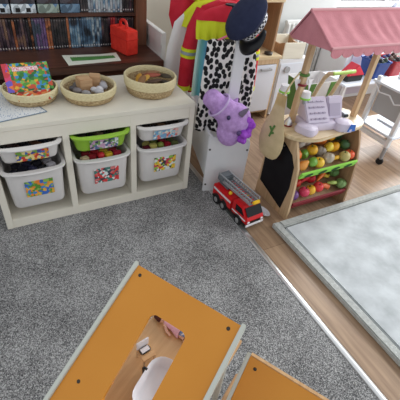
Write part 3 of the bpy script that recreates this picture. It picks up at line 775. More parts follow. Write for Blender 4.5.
# chalkboard on the left side
cb = [(-.045, .10), (-.263, .045), (-.285, .20), (-.272, .33), (-.235, .385), (-.16, .42), (-.06, .40), (-.04, .3)]
MB().prism(cb, -.006, -.0003, 'X').build('chalkboard', M['chalk'], ms_, bev=.001)
MB().cyl((-.004, -.17, .405), (-.009, -.17, .405), .005, seg=10).build('chalkboard_screw', M['metal'], ms_)
# trays
for nm, zf, mm, lab in (('upper_tray', .300, M['lime'], 'lime green felt tray front'), ('lower_tray', .10, M['dred'], 'dark red tray front')):
    yf = -.300 if zf > .2 else -.305
    T = Matrix.Translation((0, yf, zf - .02)) @ Matrix.Rotation(math.radians(22), 4, 'X')
    t = MB().box(.018, SW - .018, .0, .275, 0, .010, T).build('tray_board', M['shadewood'], ms_)
    f = MB().box(.018, SW - .018, -.012, -.0005, -.002, .042, T).build('tray_front', mm, ms_, bev=.002, label=lab)
    if zf > .2:
        for x in (.075, .175, .27, .365):
            b = MB(); b.prism([(x - .03, .012), (x - .012, .031), (x + .014, .035), (x + .03, .022), (x + .012, .006), (x - .014, .004)], -.0145, -.0125, 'Y', T); b.build('leaf_print', M['leaf'], f)
    for s_ in (0, 1): pass
# posts and roof
for nm, x, y in (('a', .075, -.085), ('b', .50, -.13)):
    MB().box(x - .014, x + .014, y - .014, y + .014, .4885 if x < .2 else .30, .90 if x < .2 else .89).build('post', M['pine'], ms_, bev=.002)
# canopy: gable ends, slopes, valance
RX0, RX1 = -.025, .56
gb_, ga_, gf_ = (-.02, .80), (-.125, .925), (-.30, .815)
gb_, ga_, gf_ = (-.03, .925), (-.125, 1.05), (-.30, .945)
canopy = bpy.data.objects.new('canopy', None)
def slope(p0, p1, m, name, folds, th=.006):
    b = MB(); nx, ny = 60, 10; g1 = []; g2 = []
    p0 = Vector((0, p0[0], p0[1])); p1 = Vector((0, p1[0], p1[1])); nrm = (p1 - p0).cross(Vector((1, 0, 0))).normalized()
    if nrm.z < 0: nrm = -nrm
    for j in range(ny + 1):
        t = j / ny
        for i in range(nx + 1):
            u = i / nx; x = RX0 + (RX1 - RX0) * u
            d = folds * math.sin(PI * t) * (math.sin(u * 47 + 1.2 * math.sin(u * 9)) * .6 + math.sin(u * 23 + 2) * .6) * math.sin(PI * u) ** .3 - .012 * math.sin(PI * t) * math.sin(PI * u) ** .5
            P = p0.lerp(p1, t) + Vector((x, 0, 0)) + nrm * d
            g1.append(b.b.verts.new(P)); g2.append(b.b.verts.new(P - nrm * th))
    w_ = nx + 1
    for j in range(ny):
        for i in range(nx):
            a = j * w_ + i
            b.b.faces.new((g1[a], g1[a + 1], g1[a + w_ + 1], g1[a + w_])); b.b.faces.new((g2[a], g2[a + w_], g2[a + w_ + 1], g2[a + 1]))
    for i in range(nx):
        for j in (0, ny): a = j * w_ + i; b.b.faces.new((g1[a], g2[a], g2[a + 1], g1[a + 1]))
    for j in range(ny):
        for i in (0, nx): a = j * w_ + i; b.b.faces.new((g1[a], g1[a + w_], g2[a + w_], g2[a]))
    return b.build(name, m, ms_, smooth=True)
slope(ga_, gf_, M['pink'], 'roof_slope', .0045)
slope(ga_, gb_, M['pink'], 'roof_slope', .003)
for x in (RX0, RX1 - .004):
    MB().prism([gb_, (gb_[0] - .004, gb_[1] - .012), (gf_[0] + .004, gf_[1] - .012), gf_, ga_], x, x + .004, 'X').build('roof_gable', M['pink'], ms_)
MB().tube([(RX0 - .002, ga_[0], ga_[1]), (RX1, ga_[0], ga_[1])], .007, 10).build('ridge_piping', M['pinklight'], ms_, smooth=True, label='paler pink ridge piping')
MB().tube([(RX0 - .002, gf_[0], gf_[1]), (RX1, gf_[0], gf_[1])], .006, 10).build('eave_piping', M['pinklight'], ms_, smooth=True, label='paler pink eave piping')
MB().tube([(RX0 - .002, gf_[0], gf_[1]), (RX0 - .002, ga_[0], ga_[1]), (RX0 - .002, gb_[0], gb_[1])], .005, 8).build('gable_piping', M['pink'], ms_, smooth=True)
vp = [(RX0, gf_[1] - .004)]; ns = 9
for k in range(ns):
    for q in range(9):
        a = PI * q / 8
        xc = RX0 + (RX1 - RX0) * (k + .5) / ns; hwid = (RX1 - RX0) / ns / 2
        vp.append((xc - hwid * math.cos(a), gf_[1] - .020 - .022 * math.sin(a)))
vp.append((RX1, gf_[1] - .004))
MB().prism(vp, gf_[0] - .003, gf_[0] + .001, 'Y').build('valance', M['pink'], ms_)
# roof rails under the slopes
MB().bar((RX0 + .01, gf_[0] + .012, gf_[1] - .012), (RX1 - .01, gf_[0] + .012, gf_[1] - .012), .014).build('roof_rail', M['pine'], ms_)
MB().bar((RX0 + .01, gb_[0] - .012, gb_[1] - .012), (RX1 - .01, gb_[0] - .012, gb_[1] - .012), .014).build('roof_rail', M['pine'], ms_)
for x in (.075, .50):
    MB().bar((x, gf_[0] + .012, gf_[1] - .026), (x, gb_[0] - .012, gb_[1] - .022), .016).build('roof_brace', M['pine'], ms_)

# produce in the trays
def produce(kind, rgb):
    m = colour(rgb, .4)
    r = bpy.data.objects.new('toy_fruit', None)
    if kind == 'round':
        o = MB().lathe([(.0, -.022), (.014, -.0225), (.024, -.013), (.0275, .0), (.025, .013), (.015, .0215), (.005, .021), (0, .018)], 18).build('toy_fruit', m, smooth=True)
        MB().tube([(0, 0, .018), (.002, 0, .028)], [.003, .002], 6).build('stem', M['leaf'], o)
    elif kind == 'lemon':
        o = MB().lathe([(0, -.034), (.005, -.03), (.017, -.02), (.0235, 0), (.017, .02), (.005, .03), (0, .034)], 16, T=Matrix.Rotation(1.3, 4, 'Y')).build('toy_lemon', m, smooth=True)
    elif kind == 'pear':
        o = MB().lathe([(0, -.022), (.018, -.02), (.024, -.006), (.019, .012), (.011, .026), (.006, .034), (0, .036)], 16, T=Matrix.Rotation(1.1, 4, 'Y')).build('toy_pear', m, smooth=True)
    elif kind == 'carrot':
        o = MB().tube([(-.04, 0, 0), (-.01, 0, .004), (.03, 0, 0)], [.004, .012, .017], 10).build('toy_carrot', m, smooth=True)
        b = MB()
        for k in range(3): b.tube([(.03, 0, 0), (.05, .012 * (k - 1), .006)], [.005, .003], 6)
        b.build('leaf_top', M['leaf'], o)
    elif kind == 'cabbage':
        b = MB().ell((0, 0, 0), .026)
        for k in range(6):
            a = k * PI / 3; b.ell((.012 * math.cos(a), .012 * math.sin(a), .004), (.017, .017, .021))
        o = b.build('toy_cabbage', m, smooth=True)
    else:
        o = MB().tube([(-.03, .012, 0), (-.012, -.004, .003), (.012, -.004, .003), (.03, .012, 0)], [.004, .010, .010, .004], 10).build('toy_banana', m, smooth=True)
    bpy.data.objects.remove(r)
    return o
RED, TOM, ORG, YEL, LEM, GRN, DGR, WHT, PNK, PUR, BRN = (200, 40, 50), (216, 62, 50), (228, 122, 50), (232, 178, 50), (226, 200, 70), (110, 160, 60), (52, 84, 52), (206, 198, 192), (206, 60, 90), (110, 70, 130), (150, 110, 70)
up = [[('round', RED, 'dark red'), ('cabbage', WHT, 'white'), ('lemon', WHT, 'cream'), ('round', ORG, 'orange'), ('round', (238, 140, 60), 'pale orange'), ('lemon', YEL, 'golden'), ('cabbage', DGR, 'dark green')],
      [('round', ORG, 'orange'), ('pear', GRN, 'green'), ('round', YEL, 'golden'), ('cabbage', (150, 140, 130), 'greyish'), ('lemon', LEM, 'lemon yellow'), ('lemon', (234, 170, 40), 'deep yellow'), ('round', (60, 96, 56), 'green')],
      [('pear', (222, 150, 70), 'apricot'), ('lemon', GRN, 'lime'), ('round', (236, 190, 60), 'yellow'), ('cabbage', (180, 168, 150), 'beige'), ('banana', YEL, 'yellow'), ('round', (190, 176, 110), 'olive yellow'), ('round', (226, 90, 50), 'red orange')]]
lo = [[('cabbage', (150, 100, 80), 'brown'), ('round', (196, 120, 90), 'rusty'), ('round', ORG, 'orange'), ('cabbage', GRN, 'green'), ('cabbage', DGR, 'dark green'), ('pear', (120, 80, 60), 'brown'), ('round', (110, 60, 50), 'dark brown')],
      [('cabbage', WHT, 'white'), ('round', TOM, 'tomato red'), ('carrot', RED, 'red'), ('round', RED, 'dark red'), ('carrot', ORG, 'orange'), ('banana', LEM, 'pale yellow'), ('cabbage', (90, 130, 70), 'green')],
      [('round', PUR, 'purple'), ('round', PNK, 'pink'), ('round', YEL, 'golden yellow'), ('round', (214, 60, 60), 'bright red'), ('carrot', (222, 110, 60), 'orange'), ('banana', (160, 180, 90), 'green'), ('cabbage', (120, 150, 90), 'pale green')]]
rown = ('in the back row', 'in the middle row', 'in the front row'); coln = ('leftmost', 'second from left', 'third from left', 'fourth from left', 'fifth from left', 'sixth from left', 'rightmost')
for tn, grid, zf, yf in (('upper tray', up, .300, -.300), ('lower tray', lo, .112, -.305)):
    for j, row in enumerate(grid):
        for i, (kd, rgb, nm) in enumerate(row):
            o = produce(kd, rgb)
            v = (.175, .105, .034)[j] + random.uniform(-.008, .008); 
            a = math.radians(22); hgt = .010 + .032 + (.016 if (i + j) % 2 else 0)
            y = yf + v * math.cos(a) - hgt * math.sin(a); z = zf - .02 + v * math.sin(a) + hgt * math.cos(a)
            x = 1.39 + .05 + i * .0575 + random.uniform(-.006, .006) - (.0 if j != 1 else .008)
            o.location = (x, -.13 + y, z); o.scale = (1.12,) * 3; o.rotation_euler = (random.uniform(-.4, .4), random.uniform(-.4, .4), random.uniform(0, 3) if kd in ('round', 'cabbage') else random.uniform(-.5, .5))
            tag(o, '%s toy %s in the %s, %s %s' % (nm, {'round': 'fruit', 'lemon': 'lemon', 'pear': 'pear', 'carrot': 'carrot', 'cabbage': 'cabbage', 'banana': 'banana'}[kd], tn, coln[i], rown[j]), 'toy food', 'toy produce in the %s' % tn)

# lilac cash register on the counter
ZC = .4885
rg = thing('toy_cash_register', 'lilac toy cash register standing on the stall counter', 'toy cash register', (1.605, -.285, ZC + .0005), math.radians(-8))
b = MB(); b.loft([rr(.125, .065, .02, .0), rr(.125, .065, .02, .028), rr(.118, .058, .02, .036)]); b.build('base', M['lilac'], rg, smooth=True)
MB().prism([(-.052, .0365), (.065, .0365), (.065, .132), (.045, .14)], -.115, .024, 'X').build('keypad_body', M['lilac'], rg, bev=.005)
MB().prism([(-.02, .0365), (.06, .0365), (.06, .135), (.035, .142)], .030, .125, 'X').build('display_body', M['lilac'], rg, bev=.006)
b = MB()
for r_ in range(4):
    for c_ in range(4):
        t = (r_ + .7) / 4.6; y = -.052 + .097 * t; z = .0365 + .1035 * t
        b.box(-.095 + c_ * .026, -.077 + c_ * .026, y - .006, y + .006, z + .001, z + .006)
b.build('keys', M['lilacd'], rg, bev=.001)
MB().prism([(-.012, .052), (.018, .110), (.015, .112), (-.015, .054)], .038, .106, 'X').build('screen', M['lilacd'], rg)
b = MB(); b.loft([rr(.045, .055, .03, 0), rr(.047, .057, .03, .014), rr(.04, .05, .03, .034), rr(.02, .028, .015, .04)], T=Matrix.Translation((-.125, -.062, 0)) @ Matrix.Rotation(.5, 4, 'Z')); b.build('scanner', M['lilac'], rg, smooth=True)
b = MB(); b.loft([rr(.05, .048, .03, 0), rr(.052, .05, .03, .016), rr(.045, .043, .03, .04), rr(.022, .022, .015, .048)], T=Matrix.Translation((.105, -.058, 0)) @ Matrix.Rotation(-.3, 4, 'Z')); b.build('card_reader', M['lilac'], rg, smooth=True)
MB().prism([(.0, -.035), (.05, -.035), (.042, .002), (.012, .006)], .0, .003, 'Y', T=Matrix.Translation((.10, -.112, .042))).build('sticker', M['blue'], rg, label='blue sticker')
MB().box(.128, .158, -.02, .02, .0365, .062).build('printer_slot', M['greym'], rg, bev=.003)
MB().box(.1285, .1575, -.0215, -.0203, .043, .056).build('slot_window', M['glass'], rg)

# hanging cloth bag at the corner
bg = thing('cloth_bag', 'tan pear shaped cloth bag with a green leaf print hanging by the chalkboard', 'bag', (1.325, -.25, .315), math.radians(12))
prof = [(.0, .02), (.006, .042), (.025, .062), (.06, .076), (.10, .082), (.15, .078), (.20, .062), (.25, .044), (.30, .034), (.34, .03), (.36, .03)]
b = MB(); b.loft([[(.014 * math.sin(PI * min(1, (i + .6) / 8)) * math.cos(a) , w_ * math.sin(a), z) for a in [2 * PI * k / 24 for k in range(24)]] for i, (z, w_) in enumerate(prof)]); b.build('bag_body', M['tan'], bg, smooth=True)
b = MB(); 
for (y0, z0, y1, z1) in ((.008, .13, .0, .17), (.0, .17, -.01, .20), (.0, .165, .018, .185), (.002, .15, -.014, .16)):
    b.bar((-.0145, y0, z0), (-.0135, y1, z1), .010, .003, (1, 0, 0))
b.build('leaf_print', M['sage'], bg, label='small green leaf print')
MB().tube([(0, -.01, .355), (.03, -.004, .39), (.07, .0, .43), (.095, 0, .45)], .004, 8).build('strap', M['tan'], bg, smooth=True)

# garlands on the left post
gl = thing('paper_garland', 'garland of white triangle pennants wound around the left stall post', 'garland', (1.465, -.215, .70))
MB().tube([(.022 * math.cos(a), .022 * math.sin(a), .0) for a in [2 * PI * k / 16 for k in range(16)]], .006, 8, True).build('ring', M['dred'], gl, smooth=True, label='dark red cord ring')
MB().tube([(.022 * math.cos(a), .022 * math.sin(a), .05) for a in [2 * PI * k / 16 for k in range(16)]], .007, 8, True).build('ring', M['sage'], gl, smooth=True, label='green cord ring')
for x, y, a in ((.034, -.02, .3), (-.034, .0, .0), (.05, .02, .7)):
    MB().prism([(-.022, .03), (.022, .024), (.01, -.03)], -.002, .002, 'Y', T=Matrix.Translation((x, y, .0)) @ Matrix.Rotation(a, 4, 'Z')).build('pennant', M['porcelain'], gl)
for (x, y, z, lab, nm) in ((1.425, -.15, .640, 'white paper cup with a green rim beside the bag strap', 'a'), (1.496, -.235, .632, 'white paper cup with a green rim on the left stall post', 'b')):
    cu = thing('paper_cup', lab, 'cup', (x, y, z), 0, 'paper cups hung at the stall')
    cu.scale = (1.1,) * 3
    MB().lathe([(0, .03), (.021, .03), (.024, .0), (.022, -.0), (.0, .004)], 20).build('cup', M['porcelain'], cu, smooth=True)
    MB().lathe([(.0235, -.004), (.0265, -.004), (.0265, .004), (.0235, .004), (.0235, -.004)], 20).build('rim', M['lime'], cu, smooth=True, label='green rim')
    MB().cyl((0, 0, -.0), (.0, 0, -.055 if nm == 'a' else -.03), .008, seg=10).build('handle', M['greym'], cu, smooth=True)
bl = thing('toy_bell', 'white toy bell standing at the foot of the left stall post', 'bell', (1.425, -.235, ZC + .0005))
MB().lathe([(.026, 0), (.026, .006), (.0, .006)], 20, cap0=True).build('base', M['dred'], bl, smooth=True)
MB().lathe([(.024, .0065), (.022, .016), (.014, .03), (.008, .036), (.006, .044), (0, .046)], 20, cap0=True).build('dome', M['metal'], bl, smooth=True)

# ================================================================= PLAY KITCHEN
kt = thing('play_kitchen', 'wooden play kitchen with white oven door behind the clothes rack', 'play kitchen', (1.47, .66, 0))
KW = .58
for x in (0, KW - .02, ): MB().box(x, x + .02, 0, .36, .0, .495).build('side_panel', M['pine'], kt, bev=.002)
MB().box(.245, .265, .0, .36, .06, .495).build('divider', M['pine'], kt, bev=.002)
MB().box(-.01, KW + .01, -.015, .365, .4955, .517).build('worktop', M['pinex'], kt, bev=.003)
MB().box(.0205, KW - .0205, .02, .36, .055, .07).build('bottom_board', M['pine'], kt)
MB().box(.0205, KW - .0205, .345, .358, .071, .495).build('back_board', M['pwhite'], kt)
for x0, x1 in ((.024, .242), (.269, KW - .024)):
    d = MB().box(x0, x1, -.014, .002, .085, .455).build('door', M['oven'], kt, bev=.003)
    xc = x1 - .11
    MB().bar((xc - .045, -.034, .428), (xc + .055, -.034, .428), .014, .016).bar((xc - .035, -.034, .428), (xc - .035, -.014, .428), .012, .012).bar((xc + .045, -.034, .428), (xc + .045, -.014, .428), .012, .012).build('handle', M['greyp'], d, bev=.003, label='grey bar handle')
MB().box(.02, KW - .02, -.006, .004, .46, .495).build('front_rail', M['pine'], kt)
for x in (0, KW - .02): MB().box(x, x + .02, .09, .36, .5175, .86).build('hutch_side', M['shadewood'], kt, bev=.002)
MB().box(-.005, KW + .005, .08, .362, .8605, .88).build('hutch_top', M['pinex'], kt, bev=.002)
MB().box(.0205, KW - .0205, .345, .357, .518, .86).build('hutch_back', M['shadewood'], kt)
o = MB().lathe([(.0, .0), (.03, 0), (.034, .012), (.03, .016), (.0, .016)], 20).build('toy_hob', M['dmetal'], loc=(1.965, .70, .5175), smooth=True)
tag(o, 'dark round hob disc on the play kitchen worktop', 'hob')
# washing machine unit + crate on it
wm = thing('play_washing_machine', 'white play washing machine with a grey dial right of the kitchen', 'play appliance', (2.085, .69, 0))
MB().box(0, .30, .0, .30, .01, .47).build('cabinet', M['pwhite'], wm, bev=.004)
MB().box(.012, .288, -.008, -.0005, .04, .44).build('front_panel', M['oven'], wm, bev=.002)
MB().cyl((.075, -.009, .395), (.075, -.026, .395), .026, seg=24).build('dial', M['greyp'], wm, smooth=True, label='dark grey dial')
MB().cyl((.15, -.009, .19), (.15, -.018, .19), .085, seg=36).build('drum_door', M['porcelain'], wm, smooth=True)
cr = thing('wooden_crate', 'open cream wooden crate standing on the white play washing machine', 'crate', (2.11, .70, .471), math.radians(-6))
MB().box(0, .19, 0, .012, 0, .12).build('front_board', M['crate'], cr, bev=.002)
MB().box(0, .19, .23, .242, 0, .12).build('back_board', M['crate'], cr, bev=.002)
for x in (0, .178): MB().prism([(.0125, 0), (.2295, 0), (.2295, .12), (.16, .09), (.09, .09), (.0125, .12)], x, x + .012, 'X').build('end_board', M['shadewood'], cr)
MB().box(  .0125, .1775, .0125, .2295, 0, .01).build('floor_board', M['crate'], cr)
# shoes/toys under the kitchen
for (x, y, m, lab) in ((1.76, .70, M['dred'], 'dark red toy shoe on the floor under the play kitchen'), (1.86, .72, M['black'], 'black toy shoe on the floor under the play kitchen')):
    b = MB(); b.loft([rr(.03, .075, .028, 0), rr(.032, .077, .03, .018), rr(.028, .07, .026, .03)]); sh = thing('toy_shoe', lab, 'shoe', (x, y, .001), .5, 'shoes under the play kitchen')
    b.build('sole', M['rubber'], sh, smooth=True)
    b = MB(); b.loft([rr(.027, .068, .026, .0305), rr(.026, .05, .025, .048, cy=.014), rr(.022, .034, .02, .052, cy=.03)]); b.build('upper', m, sh, smooth=True)

# ================================================================= BACK RIGHT: shopping trolley, panels, bins, white cart
tt = thing('toy_shopping_trolley', 'wooden toy shopping trolley with green and white cloth bag behind the stall', 'toy trolley', (2.05, .02, 0))
for x in (-.09, .075):
    MB().tube([(x, .24, .05), (x, .16, .30), (x, .10, .50), (x, .075, .57), (x, .05, .605), (x, .01, .62)], .013, 10).build('side_bar', M['pinex'], tt, smooth=True)
MB().cyl((-.10, .01, .62), (.09, .01, .62), .011).build('handle', colour((170, 200, 90)), tt, smooth=True, label='lime green handle bar')
b = MB(); b.loft([rr(.095, .07, .01, .16, cx=-.008, cy=.26), rr(.15, .095, .012, .50, cx=-.008, cy=.245), rr(.145, .091, .012, .50, cx=-.008, cy=.245), rr(.091, .066, .01, .17, cx=-.008, cy=.26)]); b.build('bag', M['whitecloth'], tt)
for x0, x1, xb in ((-.155, -.06, -.10), (.07, .14, .09)):
    MB().loft([[(x0, .147, .497), (x1, .147, .497), (xb + .01, .185, .19), (xb, .185, .19)], [(x0, .151, .497), (x1, .151, .497), (xb + .01, .189, .19), (xb, .189, .19)]]).build('bag_stripe', M['sage'], tt, label='green stripe on the white bag')
MB().loft([[(-.1605, .155, .495), (-.1605, .33, .495), (-.105, .30, .18), (-.105, .21, .18)], [(-.157, .155, .495), (-.157, .33, .495), (-.102, .30, .18), (-.102, .21, .18)]]).build('bag_gusset', M['sage'], tt, label='green side gusset')
for s_ in (-1, 1):
    MB().lathe([(.01, -.01), (.045, -.01), (.05, 0), (.045, .01), (.01, .01)], 22, cap0=True, cap1=True).build('wheel', M['rubber'], tt, smooth=True, loc=(-.008 + s_ * .108, .27, .05), rot=(0, PI / 2, 0))
MB().cyl((-.105, .27, .05), (.09, .27, .05), .007).build('axle', M['pinex'], tt)
bw = thing('toy_bowl', 'black toy bowl holding an orange on the floor behind the stall post', 'bowl', (1.98, .12, 0.001))
MB().lathe([(.04, 0), (.06, .01), (.085, .05), (.09, .07), (.085, .07), (.075, .045), (.05, .014), (0, .012)], 28, cap0=True).build('bowl', M['black'], bw, smooth=True)
o = MB().ell((0, 0, 0), .036).build('toy_orange', colour((232, 140, 40)), loc=(1.98, .10, .052), smooth=True); tag(o, 'toy orange lying in the black toy bowl', 'toy food')

# white cart with castors
ca = thing('white_cart', 'white two shelf cart on castors at the right edge beside the stall', 'cart', (2.43, -.21, 0))
legs = [(0, 0), (0, .26), (.42, 0), (.42, .26)]
for x, y in legs:
    MB().box(x, x + .03, y - .014, y + .014, .14, .56).build('leg', M['pwhite'], ca, bev=.003)
    st = MB().cyl((x + .015, y, .045), (x + .015, y, .14), .013).build('castor_stem', M['greym'], ca, smooth=True, label='grey metal castor stem')
    MB().lathe([(.006, -.012), (.022, -.012), (.026, -.007), (.026, .007), (.022, .012), (.006, .012)], 20, cap0=True, cap1=True).build('castor_wheel', M['rubber'], st, smooth=True, loc=(x + .015, y, .0262), rot=(0, PI / 2, .4))
for z, nm in ((.215, 'lower_shelf'), (.515, 'upper_shelf')):
    MB().box(-.012, .462, -.03, .29, z, z + .016).build(nm, M['oven'], ca, bev=.003)
MB().box(.002, .028, .0145, .2455, .15, .185).build('side_rail', M['pwhite'], ca, bev=.002)
MB().box(.422, .448, .0145, .2455, .15, .185).build('side_rail', M['pwhite'], ca, bev=.002)
MB().box(.036, .044, .016, .244, .31, .50).build('side_panel', M['greyp'], ca, bev=.002, label='grey side panel')
b = MB(); b.tube([(-.01, .27, .515), (-.02, .20, .47), (-.016, .12, .478), (-.02, .06, .44), (-.012, -.02, .47)], .005, 8); b.build('cable', M['pwhite'], ca, smooth=True)
o = MB().box(0, .19, 0, .15, 0, .012).build('tray_insert', M['oven'], loc=(2.55, -.13, .2315), bev=.004); tag(o, 'pale blue white tray lying on the lower shelf of the cart', 'tray')
o = MB().lathe([(0, 0), (.03, 0), (.034, .03), (.03, .034), (.026, .006), (0, .006)], 20).build('small_cup', M['porcelain'], loc=(2.66, .03, .5315), smooth=True); tag(o, 'small white cup on the upper shelf of the cart', 'cup')

# storage behind
def panel(name, label, cat, x0, x1, y0, y1, z0, z1, m, rz=0):
    o = MB().box(0, x1 - x0, 0, y1 - y0, 0, z1 - z0).build(name, m, loc=(x0, y0, z0), rot=(0, 0, rz), bev=.004); return tag(o, label, cat)
# radiator
rd = thing('radiator', 'white ribbed radiator on the wall behind the stall roof', 'radiator', (2.50, 1.16, .10))
for k in range(14): MB().box(k * .048, k * .048 + .036, 0, .06, .02, .50).build('rib', M['gloss'], rd, bev=.008)
for z in (0, .49): MB().box(-.01, .66, .012, .05, z, z + .03).build('manifold', M['gloss'], rd, bev=.005)
for x in (.0, .64): MB().cyl((x, .03, -.098), (x, .03, .0), .008).build('pipe', M['gloss'], rd, smooth=True)
for x in (.08, .55): MB().box(x, x + .03, .0605, .09, .1, .14).build('bracket', M['greym'], rd)
cu = thing('toy_cupboard', 'white toy cupboard with lavender door behind the stall', 'cupboard', (2.95, .80, 0))
MB().box(0, .60, 0, .34, 0, .50).build('cabinet', M['pwhite'], cu, bev=.004)
MB().box(.06, .36, -.014, -.0005, .04, .48).build('door', M['lav'], cu, bev=.003, label='lavender door')
MB().cyl((.33, -.0145, .26), (.33, -.03, .26), .011, seg=12).build('knob', M['greym'], cu, smooth=True)
tr = thing('toy_tent', 'small red and black toy tent standing on the low table', 'toy', (2.80, .52, 0.3005))
MB().prism([(-.10, .05), (.10, .05), (.0, .14)], 0, .10, 'Y').build('roof', colour((206, 50, 70)), tr, bev=.004)
MB().box(-.09, .09, .004, .096, 0, .0495).build('base', M['black'], tr, bev=.003)
for i, (x, m, nm) in enumerate(((3.09, colour((34, 68, 140)), 'blue'), (3.31, colour((176, 54, 62)), 'red'))):
    rb = thing('storage_tub', '%s plastic tub full of toys on the low table' % nm, 'tub', (x, .60, .3005), 0, 'plastic tubs on the low table')
    b = MB(); b.loft([rr(.07, .08, .02, 0), rr(.085, .10, .02, .13), rr(.092, .106, .02, .135), rr(.092, .106, .02, .145), rr(.082, .096, .02, .142), rr(.066, .076, .02, .008)]); b.build('tub', m, rb, smooth=True)
    for j, (dx, dy, rgb) in enumerate(((-.035, -.05, (40, 44, 50)), (.035, -.045, (80, 92, 80)), (0, .01, (110, 92, 84)), (-.035, .06, (60, 70, 120)), (.035, .06, (84, 62, 60)))):
        o = MB().ell((0, 0, 0), (.034, .03, .03)).ell((.012, -.01, .03), .02).ell((.0, -.02, .045), .008).ell((.024, -.008, .045), .008).build('soft_toy', colour(rgb), loc=(x + dx, .60 + dy, .42), smooth=True)
        tag(o, '%s soft toy in the %s tub, %s' % (['charcoal', 'green', 'tan', 'indigo', 'rust'][j], nm, ['front left', 'front right', 'back middle', 'back left', 'back right'][j]), 'soft toy', 'soft toys in the tubs')
tb = thing('low_table', 'low pale blue white table with the plastic tubs behind the stall', 'table', (2.64, .46, 0))
MB().box(0, 1.06, 0, .32, .28, .30).build('tabletop', M['oven'], tb, bev=.006)
for x, y in ((.03, .03), (1.0, .03), (.03, .27), (1.0, .27)): MB().box(x, x + .03, y, y + .03, 0, .2795).build('leg', M['pwhite'], tb, bev=.003)
# grey screen on the back wall and the chair by the window
ws = thing('wall_screen', 'dark grey screen edge hanging on the back wall above the crate', 'screen', (2.33, 1.20, .66))
MB().box(0, .10, 0, .045, 0, .6).build('frame', colour((110, 114, 116)), ws, bev=.004)
MB().box(.006, .094, -.003, -.0003, .006, .594).build('display', colour((86, 90, 94), .25), ws)
ch = thing('lavender_chair', 'lavender grey chair with a rounded back by the window', 'chair', (4.02, 1.0, 0))
MB().loft([[(x, 0, z) for x, z in [(a[0], a[1]) for a in rr(.30, .17, .09, 0)]], [(x, .035, z) for x, z in [(a[0], a[1]) for a in rr(.30, .17, .09, 0)]]], T=Matrix.Translation((0, .10, .62))).build('backrest', colour((192, 196, 214)), ch, bev=.006)
MB().box(-.28, .28, -.30, .09, .40, .45).build('seat', colour((192, 196, 214)), ch, bev=.012)
for x in (-.26, .23):
    for y in (-.29, .05): MB().box(x, x + .03, y, y + .03, 0, .3995).build('leg', M['greym'], ch)
for x in (-.22, .20): MB().box(x, x + .02, .092, .0995, .44, .55).build('back_support', M['greym'], ch)

# ================================================================= FOLDED GREY MAT
pm = thing('play_mat', 'large grey satin play mat with corded edge on the wooden floor', 'mat', (1.280, -.472, 0.0005))
PW, PL = 2.2, 2.0
pts = []
r_ = .015
MB().box(.052, PW - .052, -PL + .052, -.052, 0, .026).build('mat_pad', M['mat'], pm, bev=.006)
def ringtube(o_, w0, w1, z0, z1, name, m):
    b = MB()
    b.box(w0, w1, -PL + w0, -w0, z0, z1); b.box(PW - w1, PW - w0, -PL + w0, -w0, z0, z1)
    b.box(w1, PW - w1, -w1, -w0, z0, z1); b.box(w1, PW - w1, -PL + w0, -PL + w1, z0, z1)
    return b.build(name, m, pm, bev=.006 if w1 - w0 > .02 else 0, smooth=True)
ringtube(pm, 0, .046, 0, .03, 'border', M['matedge'])
ringtube(pm, .046, .0519, 0, .014, 'seam', M['matgap'])

# ================================================================= TOY HOUSE IN THE FOREGROUND
A = Vector((.307, -1.007, 0)); rdir = Vector((.508, -.861, 0)); 
dh = thing('toy_house', 'toy doll house with orange roof panels standing on the carpet in the foreground', 'doll house', A + Vector((0, 0, .006)), math.atan2(rdir.y, rdir.x))
# local axes: +x along the ridge (r), -y away ... local y = 90 deg left of r = (.861,.508) -> h = -y
ZR = .694; TH = math.radians(34); WD = .287; SL = .37
def roof_T(x0, yr, zr, th):   # u along ridge, v down the slope, w outwards
    vx = Vector((1, 0, 0)); vs = Vector((0, -math.cos(th), -math.sin(th))); vn = vx.cross(vs); 
    if vn.z < 0: vn = -vn
    T = Matrix((vx, vs, vn)).transposed().to_4x4(); T.translation = Vector((x0, yr, zr)); return T
def roof_panel(T, w_, l_, slot, th=.008, skew=0):
    b = MB()
    if not slot:
        b.box(0, w_, 0, l_, -th, 0, T)
    else:
        u0, u1, v0, v1, r = slot; n = 6
        hole = []; outer = []
        cx, cy = (u0 + u1) / 2, (v0 + v1) / 2
        for a0, px, py in ((0, u1 - r, v1 - r), (PI / 2, u0 + r, v1 - r), (PI, u0 + r, v0 + r), (1.5 * PI, u1 - r, v0 + r)):
            for k in range(n + 1):
                a = a0 + PI / 2 * k / n; hole.append((px + r * math.cos(a), py + r * math.sin(a)))
        crn = [(w_, l_), (skew, l_), (0, 0), (w_, 0)]
        tv = []; vv = {}
        for zz in (0, -th):
            H_ = [b.b.verts.new((x, y, zz)) for x, y in hole]; O_ = [b.b.verts.new((x, y, zz)) for x, y in crn]
            for c in range(4):
                for k in range(n): b.b.faces.new((O_[c], H_[c * (n + 1) + k], H_[c * (n + 1) + k + 1]))
                e = c * (n + 1) + n; b.b.faces.new((O_[c], H_[e], H_[(e + 1) % len(H_)], O_[(c + 1) % 4]))
            vv[zz] = (H_, O_)
        for idx in (0, 1):
            P, Q = vv[0][idx], vv[-th][idx]; m_ = len(P)
            for k in range(m_): b.b.faces.new((P[k], P[(k + 1) % m_], Q[(k + 1) % m_], Q[k]))
        b._x(list(b.b.verts), T)
    return b
T1 = roof_T(.010, 0, ZR, TH)
rp = roof_panel(T1, WD - .020, SL, (.086, .178, .072, .276, .014), skew=-.0175).build('roof_panel', M['orange'], dh, label='orange roof panel with a window slot')
for u, v in ((.016, .018), (WD - .04, .018), (.02, .27), (WD - .036, .27)):
    MB().lathe([(.0, .0015), (.003, .0014), (.0042, .0002), (.0042, -.001)], 12, T=T1 @ Matrix.Translation((u, v, 0))).build('screw', M['dmetal'], rp, smooth=True)
